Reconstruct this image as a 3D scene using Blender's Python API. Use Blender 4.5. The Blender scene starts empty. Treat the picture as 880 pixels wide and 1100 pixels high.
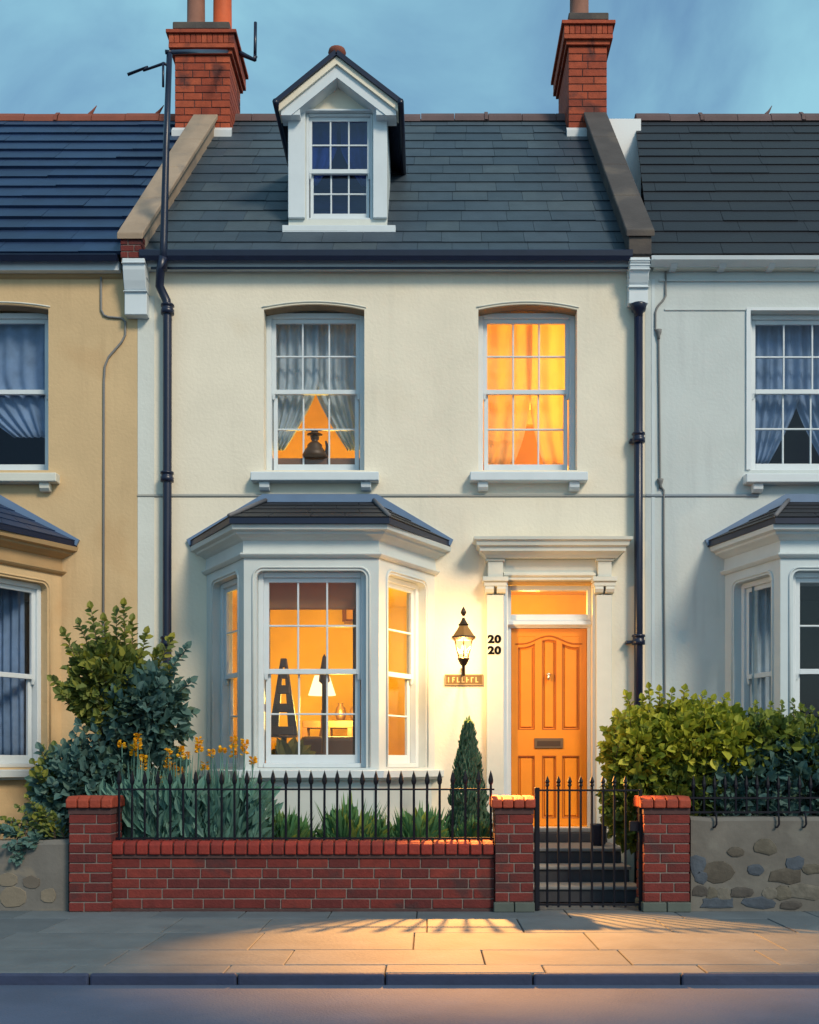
import bpy, bmesh, math, random
from mathutils import Vector, Matrix
random.seed(11)
R = math.radians
SC = bpy.context.scene
COL = SC.collection

# ------------------------------------------------------------------ camera
F, CX, CY, EZ, D0 = 1200.0, 460.0, 820.0, 1.3, 12.0
def X(px, Y=0.0): return (px - CX) * (D0 + Y) / F
def Z(py, Y=0.0): return EZ + (CY - py) * (D0 + Y) / F
cd = bpy.data.cameras.new('camera'); cam = bpy.data.objects.new('camera', cd); COL.objects.link(cam)
cam.location = (0, -D0, EZ); cam.rotation_euler = (R(90), 0, 0)
cd.sensor_fit = 'HORIZONTAL'; cd.sensor_width = 36; cd.lens = F / 880 * 36
cd.shift_x = -20 / 880; cd.shift_y = 270 / 880
cd.clip_start = .05; cd.clip_end = 2000
SC.camera = cam

# ------------------------------------------------------------------ sky, sun, exposure
SUN_EL, SUN_AZ = 38, 36           # azimuth: degrees to the right of straight behind the camera
wd = bpy.data.worlds.new('World'); SC.world = wd; wd.use_nodes = True
nt = wd.node_tree; nt.nodes.clear()
def wn(t, **k):
    n = nt.nodes.new(t)
    for a, b in k.items(): setattr(n, a, b)
    return n
out = wn('ShaderNodeOutputWorld'); bg = wn('ShaderNodeBackground'); bg.inputs['Strength'].default_value = .115
sky = wn('ShaderNodeTexSky', sky_type='NISHITA'); sky.sun_disc = False
sky.sun_elevation = R(SUN_EL); sky.sun_rotation = R(180 - SUN_AZ); sky.air_density = 1.0; sky.dust_density = 1.2; sky.ozone_density = 1.0
tc = wn('ShaderNodeTexCoord'); mp = wn('ShaderNodeMapping'); mp.inputs['Scale'].default_value = (1.0, 1.0, 1.25)
nz = wn('ShaderNodeTexNoise'); nz.inputs['Scale'].default_value = 3.6; nz.inputs['Detail'].default_value = 7; nz.inputs['Roughness'].default_value = .52
nz.inputs['Distortion'].default_value = .5
cr = wn('ShaderNodeValToRGB')
cr.color_ramp.elements[0].position = .36; cr.color_ramp.elements[0].color = (0, 0, 0, 1)
cr.color_ramp.elements[1].position = .62; cr.color_ramp.elements[1].color = (1, 1, 1, 1)
mx = wn('ShaderNodeMix', data_type='RGBA')
cl = wn('ShaderNodeMix', data_type='RGBA'); cl.inputs[6].default_value = (.68, 1.5, 2.45, 1); cl.inputs[7].default_value = (1.65, 3.4, 3.95, 1)
nz2 = wn('ShaderNodeTexNoise'); nz2.inputs['Scale'].default_value = 1.1; nz2.inputs['Detail'].default_value = 3
L = nt.links.new
L(tc.outputs['Generated'], mp.inputs['Vector']); L(mp.outputs['Vector'], nz.inputs['Vector']); L(mp.outputs['Vector'], nz2.inputs['Vector'])
L(nz.outputs['Fac'], cr.inputs['Fac'])
L(cr.outputs['Color'], cl.inputs[0])
mx.inputs[0].default_value = .8
L(sky.outputs['Color'], mx.inputs[6]); L(cl.outputs[2], mx.inputs[7])
L(mx.outputs[2], bg.inputs['Color']); L(bg.outputs['Background'], out.inputs['Surface'])
sl = bpy.data.lights.new('sun', 'SUN'); sl.energy = 1.5; sl.angle = R(14); sl.color = (1.0, .86, .66)
so = bpy.data.objects.new('sun', sl); COL.objects.link(so)
sdir = Vector((math.sin(R(SUN_AZ)) * math.cos(R(SUN_EL)), -math.cos(R(SUN_AZ)) * math.cos(R(SUN_EL)), math.sin(R(SUN_EL))))
so.rotation_euler = sdir.to_track_quat('Z', 'Y').to_euler(); so.location = (6, -8, 12)
SC.view_settings.view_transform = 'Standard'; SC.view_settings.look = 'None'
SC.view_settings.exposure = .80; SC.view_settings.gamma = 1
SC.render.engine = 'CYCLES'
SC.cycles.use_denoising = True; SC.cycles.max_bounces = 8; SC.cycles.transparent_max_bounces = 16
SC.cycles.caustics_reflective = False; SC.cycles.caustics_refractive = False; SC.cycles.sample_clamp_indirect = 4

# ------------------------------------------------------------------ materials
MATS = {}
def mat(name, col, rough=.7, metal=0., var=0., vscale=3., bump=0., bscale=40., island=None, spec=.5, trans=0., stain=None, streak=None):
    """procedural material; island: list of colours picked per separate piece"""
    m = bpy.data.materials.new(name); m.use_nodes = True; t = m.node_tree; t.nodes.clear()
    N = t.nodes.new; K = t.links.new
    o = N('ShaderNodeOutputMaterial'); b = N('ShaderNodeBsdfPrincipled')
    b.inputs['Roughness'].default_value = rough; b.inputs['Metallic'].default_value = metal
    b.inputs['Specular IOR Level'].default_value = spec
    c4 = (*col, 1) if col else (0, 0, 0, 1)
    tcn = N('ShaderNodeTexCoord'); vec = tcn.outputs['Object']
    cur = None
    if island:
        g = N('ShaderNodeNewGeometry'); r = N('ShaderNodeValToRGB'); r.color_ramp.interpolation = 'LINEAR'
        el = r.color_ramp.elements
        while len(el) < len(island): el.new(.5)
        for i, c in enumerate(island): el[i].position = i / max(1, len(island) - 1); el[i].color = (*c, 1)
        K(g.outputs['Random Per Island'], r.inputs['Fac']); cur = r.outputs['Color']
    if var:
        n = N('ShaderNodeTexNoise'); n.inputs['Scale'].default_value = vscale; n.inputs['Detail'].default_value = 6; n.inputs['Roughness'].default_value = .6
        K(vec, n.inputs['Vector'])
        mr = N('ShaderNodeMapRange'); mr.inputs['From Min'].default_value = .3; mr.inputs['From Max'].default_value = .7
        mr.inputs['To Min'].default_value = 1 - var; mr.inputs['To Max'].default_value = 1 + var
        K(n.outputs['Fac'], mr.inputs['Value'])
        mm = N('ShaderNodeMix'); mm.data_type = 'RGBA'; mm.blend_type = 'MULTIPLY'; mm.inputs[0].default_value = 1
        if cur: K(cur, mm.inputs[6])
        else: mm.inputs[6].default_value = c4
        K(mr.outputs['Result'], mm.inputs[7]); cur = mm.outputs[2]
    if stain:
        sc_, scol, sfac, smin = stain
        n = N('ShaderNodeTexNoise'); n.inputs['Scale'].default_value = sc_; n.inputs['Detail'].default_value = 5; n.inputs['Distortion'].default_value = .4
        K(vec, n.inputs['Vector'])
        mr = N('ShaderNodeMapRange'); mr.inputs['From Min'].default_value = smin; mr.inputs['From Max'].default_value = smin + .1
        mr.inputs['To Min'].default_value = 0; mr.inputs['To Max'].default_value = sfac
        K(n.outputs['Fac'], mr.inputs['Value'])
        mm = N('ShaderNodeMix'); mm.data_type = 'RGBA'; mm.inputs[7].default_value = (*scol, 1)
        K(mr.outputs['Result'], mm.inputs[0])
        if cur: K(cur, mm.inputs[6])
        else: mm.inputs[6].default_value = c4
        cur = mm.outputs[2]
    if streak:   # rain streaks: noise drawn out along z, broken up by a second noise
        scol, sfac = streak
        mpn = N('ShaderNodeMapping'); mpn.inputs['Scale'].default_value = (9, 9, .5); K(vec, mpn.inputs['Vector'])
        n = N('ShaderNodeTexNoise'); n.inputs['Scale'].default_value = 1.0; n.inputs['Detail'].default_value = 6; K(mpn.outputs[0], n.inputs['Vector'])
        n2 = N('ShaderNodeTexNoise'); n2.inputs['Scale'].default_value = .9; n2.inputs['Detail'].default_value = 4; K(vec, n2.inputs['Vector'])
        a1_ = N('ShaderNodeMapRange'); a1_.inputs['From Min'].default_value = .5; a1_.inputs['From Max'].default_value = .75; K(n.outputs['Fac'], a1_.inputs['Value'])
        a2_ = N('ShaderNodeMapRange'); a2_.inputs['From Min'].default_value = .45; a2_.inputs['From Max'].default_value = .65; a2_.inputs['To Max'].default_value = sfac; K(n2.outputs['Fac'], a2_.inputs['Value'])
        ml = N('ShaderNodeMath'); ml.operation = 'MULTIPLY'; K(a1_.outputs[0], ml.inputs[0]); K(a2_.outputs[0], ml.inputs[1])
        mm = N('ShaderNodeMix'); mm.data_type = 'RGBA'; mm.inputs[7].default_value = (*scol, 1); K(ml.outputs[0], mm.inputs[0])
        if cur: K(cur, mm.inputs[6])
        else: mm.inputs[6].default_value = c4
        cur = mm.outputs[2]
    if cur: K(cur, b.inputs['Base Color'])
    else: b.inputs['Base Color'].default_value = c4
    if bump:
        n = N('ShaderNodeTexNoise'); n.inputs['Scale'].default_value = bscale; n.inputs['Detail'].default_value = 5
        K(vec, n.inputs['Vector'])
        bp = N('ShaderNodeBump'); bp.inputs['Strength'].default_value = bump; bp.inputs['Distance'].default_value = .01
        K(n.outputs['Fac'], bp.inputs['Height']); K(bp.outputs['Normal'], b.inputs['Normal'])
    if trans:
        tr = N('ShaderNodeBsdfTranslucent'); ms = N('ShaderNodeMixShader'); ms.inputs[0].default_value = trans
        if cur: K(cur, tr.inputs['Color'])
        else: tr.inputs['Color'].default_value = c4
        K(b.outputs[0], ms.inputs[1]); K(tr.outputs[0], ms.inputs[2]); K(ms.outputs[0], o.inputs['Surface'])
    else:
        K(b.outputs[0], o.inputs['Surface'])
    MATS[name] = m
    return m
def glass(name, tint=(1, 1, 1), ior=.025, rough=.02):
    m = bpy.data.materials.new(name); m.use_nodes = True; t = m.node_tree; t.nodes.clear(); N = t.nodes.new; K = t.links.new
    o = N('ShaderNodeOutputMaterial'); a = N('ShaderNodeBsdfTransparent'); g = N('ShaderNodeBsdfGlossy'); f = N('ShaderNodeFresnel'); x = N('ShaderNodeMixShader')
    a.inputs[0].default_value = (*tint, 1); g.inputs['Roughness'].default_value = rough; pass
    nn = N('ShaderNodeTexNoise'); nn.inputs['Scale'].default_value = 2.5; tcn = N('ShaderNodeTexCoord'); K(tcn.outputs['Object'], nn.inputs['Vector'])
    bp = N('ShaderNodeBump'); bp.inputs['Strength'].default_value = .12; bp.inputs['Distance'].default_value = .02
    K(nn.outputs['Fac'], bp.inputs['Height']); K(bp.outputs[0], g.inputs['Normal'])
    lw = N('ShaderNodeLayerWeight'); lw.inputs['Blend'].default_value = .5; pw = N('ShaderNodeMath'); pw.operation = 'POWER'; pw.inputs[1].default_value = 5
    K(lw.outputs['Facing'], pw.inputs[0]); mr = N('ShaderNodeMapRange'); mr.inputs['To Min'].default_value = ior; mr.inputs['To Max'].default_value = .9
    K(pw.outputs[0], mr.inputs['Value']); t.nodes.remove(f)
    K(bp.outputs[0], lw.inputs['Normal'])
    K(mr.outputs[0], x.inputs[0]); K(a.outputs[0], x.inputs[1]); K(g.outputs[0], x.inputs[2]); K(x.outputs[0], o.inputs[0])
    MATS[name] = m; return m
def emit(name, col, s):
    m = bpy.data.materials.new(name); m.use_nodes = True; t = m.node_tree; t.nodes.clear()
    o = t.nodes.new('ShaderNodeOutputMaterial'); e = t.nodes.new('ShaderNodeEmission'); e.inputs[0].default_value = (*col, 1); e.inputs[1].default_value = s
    t.links.new(e.outputs[0], o.inputs[0]); MATS[name] = m; return m

cream = mat('cream_stucco', (0.8083, 0.7346, 0.5971), .85, var=.06, vscale=1.3, bump=.35, bscale=28, stain=(1.1, (0.7594, 0.6479, 0.4822), .35, .56), streak=((0.441, 0.412, 0.3328), .22))
cream_pale = mat('pale_stucco', (0.6572, 0.6784, 0.636), .85, var=.05, vscale=2, bump=.3, bscale=28, streak=((0.4452, 0.4558, 0.424), .5))
ochre = mat('ochre_stucco', (0.6169, 0.4384, 0.2425), .85, var=.08, vscale=1.4, bump=.35, bscale=28, stain=(1.3, (0.5347, 0.3364, 0.1653), .4, .56), streak=((0.36, 0.24, 0.13), .5))
ochre_trim = mat('ochre_trim', (0.4, 0.2635, 0.13), .75, var=.08)
blue_stucco = mat('pale_blue_stucco', (0.5611, 0.6081, 0.6056), .85, var=.05, vscale=1.4, bump=.3, bscale=28, stain=(1.2, (0.5123, 0.5622, 0.5534), .5, .56), streak=((0.3672, 0.396, 0.4074), .5))
white = mat('white_paint', (.64, .70, .74), .45, var=.04, vscale=4, bump=.08, bscale=18)
trim = mat('cream_trim', (.66, .66, .59), .6, var=.05, vscale=4, bump=.12, bscale=20)
bay_mat = mat('bay_paint', (.60, .64, .63), .6, var=.05, vscale=3, bump=.12, bscale=20)
bay_blue = mat('bay_blue_paint', (0.5616, 0.635, 0.6669), .6, var=.05, vscale=3, bump=.12, bscale=20)
brown_soffit = mat('brown_soffit', (.26, .19, .12), .8, var=.1)
navy = mat('navy_iron', (0.0072, 0.0117, 0.036), .35, var=.15, vscale=6)
black_iron = mat('black_iron', (.004, .005, .011), .55, var=.2, vscale=9, spec=.25)
lead_blue = mat('lead_flashing', (.13, .21, .35), .5, var=.1)
slate_main = mat('slate_main', None, .55, stain=(.75, (.022, .036, .055), .55, .50), island=[(0.02745, 0.04365, 0.06375), (0.03965, 0.05773, 0.0782), (0.0305, 0.04646, 0.0646), (0.05185, 0.0704, 0.085), (0.03355, 0.05069, 0.0748)], var=.14, vscale=5, bump=.3, bscale=30)
slate_navy = mat('slate_navy', None, .5, stain=(.7, (.008, .02, .055), .6, .50), island=[(0.008778, 0.02587, 0.07533), (0.01197, 0.03335, 0.09207), (0.00798, 0.023, 0.06863), (0.01436, 0.03795, 0.1004)], var=.18, vscale=4, bump=.3, bscale=30)
slate_dark = mat('slate_dark', None, .6, stain=(.8, (0.00918, 0.01009, 0.01377), .6, .46), island=[(0.004292, 0.004728, 0.009413), (0.006008, 0.006302, 0.01151), (0.004719, 0.005118, 0.01047), (0.007508, 0.007286, 0.01256)], var=.2, vscale=4, bump=.3, bscale=30)
underlay = mat('underlay', (.01, .012, .02), .9)
brick_red = mat('brick_red', None, .85, island=[(0.1092, 0.01296, 0.01089), (0.1552, 0.01944, 0.01485), (0.08625, 0.0121, 0.01238), (0.1782, 0.02506, 0.01782), (0.1207, 0.01642, 0.01485)], var=.2, vscale=14, bump=.6, bscale=60, stain=(2.6, (.035, .018, .02), .7, .56))
brick_orange = mat('brick_orange', None, .85, island=[(0.3069, 0.04875, 0.0195), (0.3906, 0.07125, 0.0273), (0.2604, 0.04125, 0.0182), (0.4464, 0.09, 0.03575)], var=.2, vscale=12, bump=.6, bscale=60, stain=(2.6, (.035, .018, .02), .7, .56))
brick_soldier = mat('brick_soldier', None, .75, island=[(0.165, 0.01462, 0.0099), (0.2376, 0.02194, 0.01287), (0.198, 0.01852, 0.01188)], var=.18, vscale=12, bump=.5, bscale=50)
brick_cap = mat('brick_cap', None, .75, island=[(0.2574, 0.0351, 0.0156), (0.3289, 0.04972, 0.0208), (0.2145, 0.02925, 0.01456)], var=.18, vscale=12, bump=.5, bscale=50)
mortar = mat('mortar', (0.186, 0.155, 0.1426), .95, var=.2, vscale=20)
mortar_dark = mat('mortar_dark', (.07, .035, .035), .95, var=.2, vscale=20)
green_stone = mat('green_stone', None, .85, island=[(0.06, 0.078, 0.072), (0.084, 0.102, 0.09)], var=.15, bump=.3)
tan_stone = mat('tan_stone', (0.3305, 0.2436, 0.1733), .85, var=.16, vscale=2.2, bump=.4, bscale=25, stain=(1.6, (0.202, 0.168, 0.1418), .7, .52))
brown_stone = mat('brown_stone', (0.066, 0.055, 0.05225), .85, var=.2, vscale=3, bump=.4, stain=(1.5, (0.132, 0.1045, 0.0825), .6, .54))
terracotta = mat('terracotta', (0.5952, 0.096, 0.0192), .7, var=.12, vscale=6)
terracotta_old = mat('terracotta_brown', (.24, .105, .07), .8, var=.15, vscale=6)
ridge_red = mat('ridge_red', None, .8, island=[(0.182, 0.049, 0.0315), (0.238, 0.063, 0.035), (0.147, 0.042, 0.0315)], var=.15)
ridge_brown = mat('ridge_brown', None, .8, island=[(.13, .06, .055), (.10, .07, .075), (.17, .07, .055)], var=.15)
flash_white = mat('flashing_white', (.6, .62, .64), .6)
door_orange = mat('door_orange', (0.805, 0.2565, 0.01152), .38, var=.08, vscale=3, bump=.06, bscale=12)
door_dark = mat('door_groove', (.42, .11, .012), .5)
brass = mat('brass_aged', (.30, .17, .09), .4, metal=.8, var=.15)
nickel = mat('knocker_metal', (.75, .68, .55), .3, metal=.9)
bronze = mat('lantern_bronze', (.075, .05, .03), .45, metal=.6, var=.2)
amber_cap = mat('amber_copper', (.62, .30, .085), .5, metal=.2, var=.1, trans=.3)
plaque_mat = mat('plaque_wood', (.13, .085, .042), .6, var=.15, vscale=9, spec=.2)
plaque_letter = mat('plaque_letter', (.50, .36, .16), .6)
ink = mat('ink_black', (.002, .002, .003), .7, spec=.1)
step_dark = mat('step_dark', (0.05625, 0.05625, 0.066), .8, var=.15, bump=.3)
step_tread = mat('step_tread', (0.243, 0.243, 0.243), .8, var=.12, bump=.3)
soil = mat('garden_soil', (.05, .045, .03), .95, var=.4, vscale=6, bump=.8, bscale=15)
wire = mat('grey_cable', (.20, .20, .20), .7)
rend_grey = mat('grey_render', (0.155, 0.1457, 0.1333), .9, var=.15, vscale=2, bump=.5, bscale=20, stain=(1.8, (0.248, 0.2046, 0.1488), .85, .50))
rubble = mat('rubble_mortar', (0.1354, 0.1266, 0.1138), .95, var=.16, vscale=3, bump=.9, bscale=9, stain=(3.2, (0.1748, 0.1681, 0.1488), .6, .5))
stones_dark = mat('rubble_stone', None, .85, island=[(0.0375, 0.0325, 0.0275), (0.065, 0.0575, 0.045), (0.03, 0.0275, 0.025), (0.085, 0.075, 0.055), (0.05, 0.065, 0.085), (0.075, 0.105, 0.14)], var=.2, vscale=8, bump=.7, bscale=25)
room_wall = mat('room_wall', (0.6956, 0.4824, 0.063), .9, var=.08)
room_pale = mat('room_pale', (0.84, 0.7182, 0.2784), .9, var=.05)
room_dark = mat('room_dark', (.05, .07, .12), .9)
wood_dark = mat('dark_wood', (.055, .03, .015), .5, var=.2)
wood_mid = mat('brown_wood', (.19, .085, .03), .5, var=.2)
shade_cream = emit('lamp_shade_glow', (1.0, .66, .28), 1.7)
net = mat('net_curtain', (.46, .56, .60), .9, var=.15, vscale=5, trans=.3)
net_blue = mat('net_curtain_blue', (0.252, 0.38, 0.55), .9, var=.2, vscale=4, trans=.35)
net_warm = mat('sheer_curtain', (.90, .74, .34), .9, var=.06, vscale=3, trans=.75)
drape = mat('drape_brown', (.20, .12, .06), .9, var=.2, trans=.25)
win_glass = glass('window_glass', (.96, .97, 1.0))
dark_glass = glass('dark_window_glass', (.5, .6, .85), .075)
lamp_glass = glass('lantern_glass', (1, .93, .75), .04)
bark = mat('bark', (.07, .05, .035), .9, var=.3)
def leafmat(n, cols, trans=.3): return mat(n, None, .6, island=cols, trans=trans, spec=.3)
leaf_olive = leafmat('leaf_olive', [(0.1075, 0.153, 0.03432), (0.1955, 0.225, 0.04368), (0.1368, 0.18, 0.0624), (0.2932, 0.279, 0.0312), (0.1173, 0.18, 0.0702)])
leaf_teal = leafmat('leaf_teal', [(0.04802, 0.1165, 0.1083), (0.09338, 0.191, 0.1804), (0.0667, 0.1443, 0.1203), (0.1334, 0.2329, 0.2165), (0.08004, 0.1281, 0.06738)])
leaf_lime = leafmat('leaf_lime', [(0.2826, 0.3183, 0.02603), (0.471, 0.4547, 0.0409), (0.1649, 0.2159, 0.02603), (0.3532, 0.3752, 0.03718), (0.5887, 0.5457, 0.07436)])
leaf_deep = leafmat('leaf_deep', [(0.0252, 0.07, 0.056), (0.056, 0.119, 0.084), (0.084, 0.126, 0.028), (0.035, 0.084, 0.07), (0.042, 0.105, 0.091)])
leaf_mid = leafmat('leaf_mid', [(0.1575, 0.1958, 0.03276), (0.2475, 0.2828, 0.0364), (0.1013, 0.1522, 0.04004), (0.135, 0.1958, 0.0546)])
leaf_cone = leafmat('leaf_conifer', [(0.06864, 0.1535, 0.0976), (0.1092, 0.2194, 0.1394), (0.0936, 0.1865, 0.1255), (0.156, 0.2633, 0.1534)])
blade_teal = leafmat('blade_teal', [(0.09639, 0.2329, 0.1966), (0.1607, 0.3289, 0.2722), (0.1125, 0.2603, 0.2117), (0.241, 0.4111, 0.3478)])
blade_green = leafmat('blade_green', [(0.0594, 0.1837, 0.0936), (0.135, 0.2888, 0.1053), (0.081, 0.223, 0.1053), (0.351, 0.3938, 0.0702)])
flower_y = leafmat('flower_yellow', [(.80, .46, .01), (.85, .40, .008), (.88, .58, .04)])

# ------------------------------------------------------------------ mesh builder
class MB:
    def __init__(s, M=None): s.v = []; s.f = []; s.M = M
    def add(s, vs, fs):
        o = len(s.v)
        for v in vs:
            v = Vector(v)
            s.v.append(s.M @ v if s.M else v)
        s.f += [[o + i for i in f] for f in fs]; return s
    def box(s, x0, x1, y0, y1, z0, z1):
        return s.add([(x0,y0,z0),(x1,y0,z0),(x1,y1,z0),(x0,y1,z0),(x0,y0,z1),(x1,y0,z1),(x1,y1,z1),(x0,y1,z1)],
              [(0,3,2,1),(4,5,6,7),(0,1,5,4),(1,2,6,5),(2,3,7,6),(3,0,4,7)])
    def hexa(s, p):  # 8 points: bottom 4 then top 4, same order as box
        return s.add(p, [(0,3,2,1),(4,5,6,7),(0,1,5,4),(1,2,6,5),(2,3,7,6),(3,0,4,7)])
    def prism(s, pts, y0, y1):  # polygon in xz extruded along y
        n = len(pts)
        return s.add([(x, y0, z) for x, z in pts] + [(x, y1, z) for x, z in pts],
              [list(range(n)), list(range(2*n-1, n-1, -1))] + [(i, i+n, (i+1)%n+n, (i+1)%n) for i in range(n)])
    def prism_x(s, pts, x0, x1):  # polygon in yz extruded along x
        n = len(pts)
        return s.add([(x0, y, z) for y, z in pts] + [(x1, y, z) for y, z in pts],
              [list(range(n)), list(range(2*n-1, n-1, -1))] + [(i, i+n, (i+1)%n+n, (i+1)%n) for i in range(n)])
    def lathe(s, prof, c=(0,0,0), n=16, ang=0):
        vs = []; fs = []
        for r, z in prof:
            for k in range(n):
                a = ang + 2*math.pi*k/n; vs.append((c[0]+r*math.cos(a), c[1]+r*math.sin(a), c[2]+z))
        for i in range(len(prof)-1):
            for k in range(n): fs.append((i*n+k, i*n+(k+1)%n, (i+1)*n+(k+1)%n, (i+1)*n+k))
        fs.append(list(range(n-1, -1, -1))); fs.append([(len(prof)-1)*n+k for k in range(n)])
        return s.add(vs, fs)
    def tube(s, path, r, n=8):
        P = [Vector(p) for p in path]; rr = r if isinstance(r, (list, tuple)) else [r]*len(P)
        vs = []; fs = []; ref = None
        for i, p in enumerate(P):
            t = ((P[min(i+1, len(P)-1)] - p).normalized() + (p - P[max(i-1, 0)]).normalized())
            t = t.normalized() if t.length > 1e-6 else Vector((0,0,1))
            if ref is None: ref = t.orthogonal().normalized()
            a = (ref - t*ref.dot(t)).normalized(); b = t.cross(a); ref = a
            for k in range(n):
                g = 2*math.pi*k/n; vs.append(p + (a*math.cos(g) + b*math.sin(g))*rr[i])
        for i in range(len(P)-1):
            for k in range(n): fs.append((i*n+k, i*n+(k+1)%n, (i+1)*n+(k+1)%n, (i+1)*n+k))
        fs.append(list(range(n-1, -1, -1))); fs.append([(len(P)-1)*n+k for k in range(n)])
        return s.add(vs, fs)
    def sweep(s, path, prof, wall=True):  # moulding: path (x,y), profile (out,z), outward = right of travel rotated clockwise
        n = len(path); offs = []
        nm = []
        for i in range(n-1):
            d = Vector((path[i+1][0]-path[i][0], path[i+1][1]-path[i][1])).normalized(); nm.append(Vector((d.y, -d.x)))
        for i in range(n):
            if i == 0 or i == n-1:
                q = nm[0] if i == 0 else nm[-1]
                offs.append(Vector((1/q.x, 0)) if wall and abs(q.x) > .2 else q)
            else: offs.append((nm[i-1]+nm[i])/(1+nm[i-1].dot(nm[i])))
        k = len(prof); vs = []; fs = []
        for i in range(n):
            for o, z in prof: vs.append((path[i][0]+offs[i].x*o, path[i][1]+offs[i].y*o, z))
        for i in range(n-1):
            for j in range(k): fs.append((i*k+j, i*k+(j+1)%k, (i+1)*k+(j+1)%k, (i+1)*k+j))
        fs.append(list(range(k))); fs.append([(n-1)*k+j for j in range(k-1, -1, -1)])
        return s.add(vs, fs)
    def wall(s, x0, x1, z0, z1, holes, y0=0., y1=.3):
        """slab with openings; hole = (x0,x1,z0,z1,kind,size) kind None|'seg'|'round'"""
        xs = sorted({x0, x1, *[h[0] for h in holes], *[h[1] for h in holes]}); zs = sorted({z0, z1, *[h[2] for h in holes], *[h[3] for h in holes]})
        inh = lambda a, c: any(h[0]-1e-6 < a < h[1]+1e-6 and h[2]-1e-6 < c < h[3]+1e-6 for h in holes)
        nx, nz_ = len(xs), len(zs)
        vs = [(x, y, z) for y in (y0, y1) for z in zs for x in xs]; idx = lambda i, j, l: l*nx*nz_ + j*nx + i
        solid = lambda i, j: 0 <= i < nx-1 and 0 <= j < nz_-1 and not inh((xs[i]+xs[i+1])/2, (zs[j]+zs[j+1])/2)
        fs = []
        for j in range(nz_-1):
            for i in range(nx-1):
                if not solid(i, j): continue
                fs.append((idx(i,j,0), idx(i+1,j,0), idx(i+1,j+1,0), idx(i,j+1,0)))
                fs.append((idx(i,j,1), idx(i,j+1,1), idx(i+1,j+1,1), idx(i+1,j,1)))
                if not solid(i-1, j): fs.append((idx(i,j,0), idx(i,j+1,0), idx(i,j+1,1), idx(i,j,1)))
                if not solid(i+1, j): fs.append((idx(i+1,j,0), idx(i+1,j,1), idx(i+1,j+1,1), idx(i+1,j+1,0)))
                if not solid(i, j-1): fs.append((idx(i,j,0), idx(i,j,1), idx(i+1,j,1), idx(i+1,j,0)))
                if not solid(i, j+1): fs.append((idx(i,j+1,0), idx(i+1,j+1,0), idx(i+1,j+1,1), idx(i,j+1,1)))
        s.add(vs, fs)
        for h in holes:
            if len(h) < 6 or not h[4]: continue
            a, b, top, sz = h[0], h[1], h[3], h[5]; pts = []
            m = 14
            if h[4] == 'seg':
                for i in range(m+1):
                    t = i/m*2-1; pts.append((a+(b-a)*(t+1)/2, top - sz*(t*t)*(1.0 if abs(t) < .9 else 1.0)))
            else:
                for i in range(7):
                    g = math.pi - i/6*math.pi/2; pts.append((a+sz+sz*math.cos(g), top-sz+sz*math.sin(g)))
                for i in range(7):
                    g = math.pi/2 - i/6*math.pi/2; pts.append((b-sz+sz*math.cos(g), top-sz+sz*math.sin(g)))
            for (xa, za), (xb, zb) in zip(pts, pts[1:]):
                if xb - xa < 1e-5: continue
                if top-za < 1e-4 and top-zb < 1e-4: continue
                s.add([(xa,y0,za),(xb,y0,zb),(xb,y0,top),(xa,y0,top),(xa,y1,za),(xb,y1,zb),(xb,y1,top),(xa,y1,top)],
                      [(0,1,2,3),(7,6,5,4),(0,4,5,1)])
        return s
    def build(s, name, m, parent=None, bevel=0., smooth=False, seg=1):
        me = bpy.data.meshes.new(name); me.from_pydata([tuple(v) for v in s.v], [], s.f); me.update()
        if bevel or smooth:
            bm = bmesh.new(); bm.from_mesh(me); bmesh.ops.recalc_face_normals(bm, faces=bm.faces); bm.to_mesh(me); bm.free()
        me.materials.append(m)
        if smooth:
            for p in me.polygons: p.use_smooth = True
        o = bpy.data.objects.new(name, me); COL.objects.link(o)
        if parent: o.parent = parent
        if bevel:
            b = o.modifiers.new('bevel', 'BEVEL'); b.width = bevel; b.segments = seg; b.limit_method = 'ANGLE'; b.angle_limit = R(40)
            b.harden_normals = False
        return o
def thing(name, label, cat, group=None):
    o = bpy.data.objects.new(name, None); COL.objects.link(o); o.empty_display_size = .1
    return tag(o, label, cat, group)
def tag(o, label, cat, group=None):
    o['label'] = label; o['category'] = cat
    if group: o['group'] = group
    return o
def struct(o, kind='structure'): o['kind'] = kind; return o
def local(o, pt):
    """put the empty at pt while the children keep world coordinates in their meshes"""
    o.location = pt
    for c in o.children: c.location = (-pt[0], -pt[1], -pt[2]) if c.location.length < 1e-9 else tuple(Vector(c.location) - Vector(pt))
    return o

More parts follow.
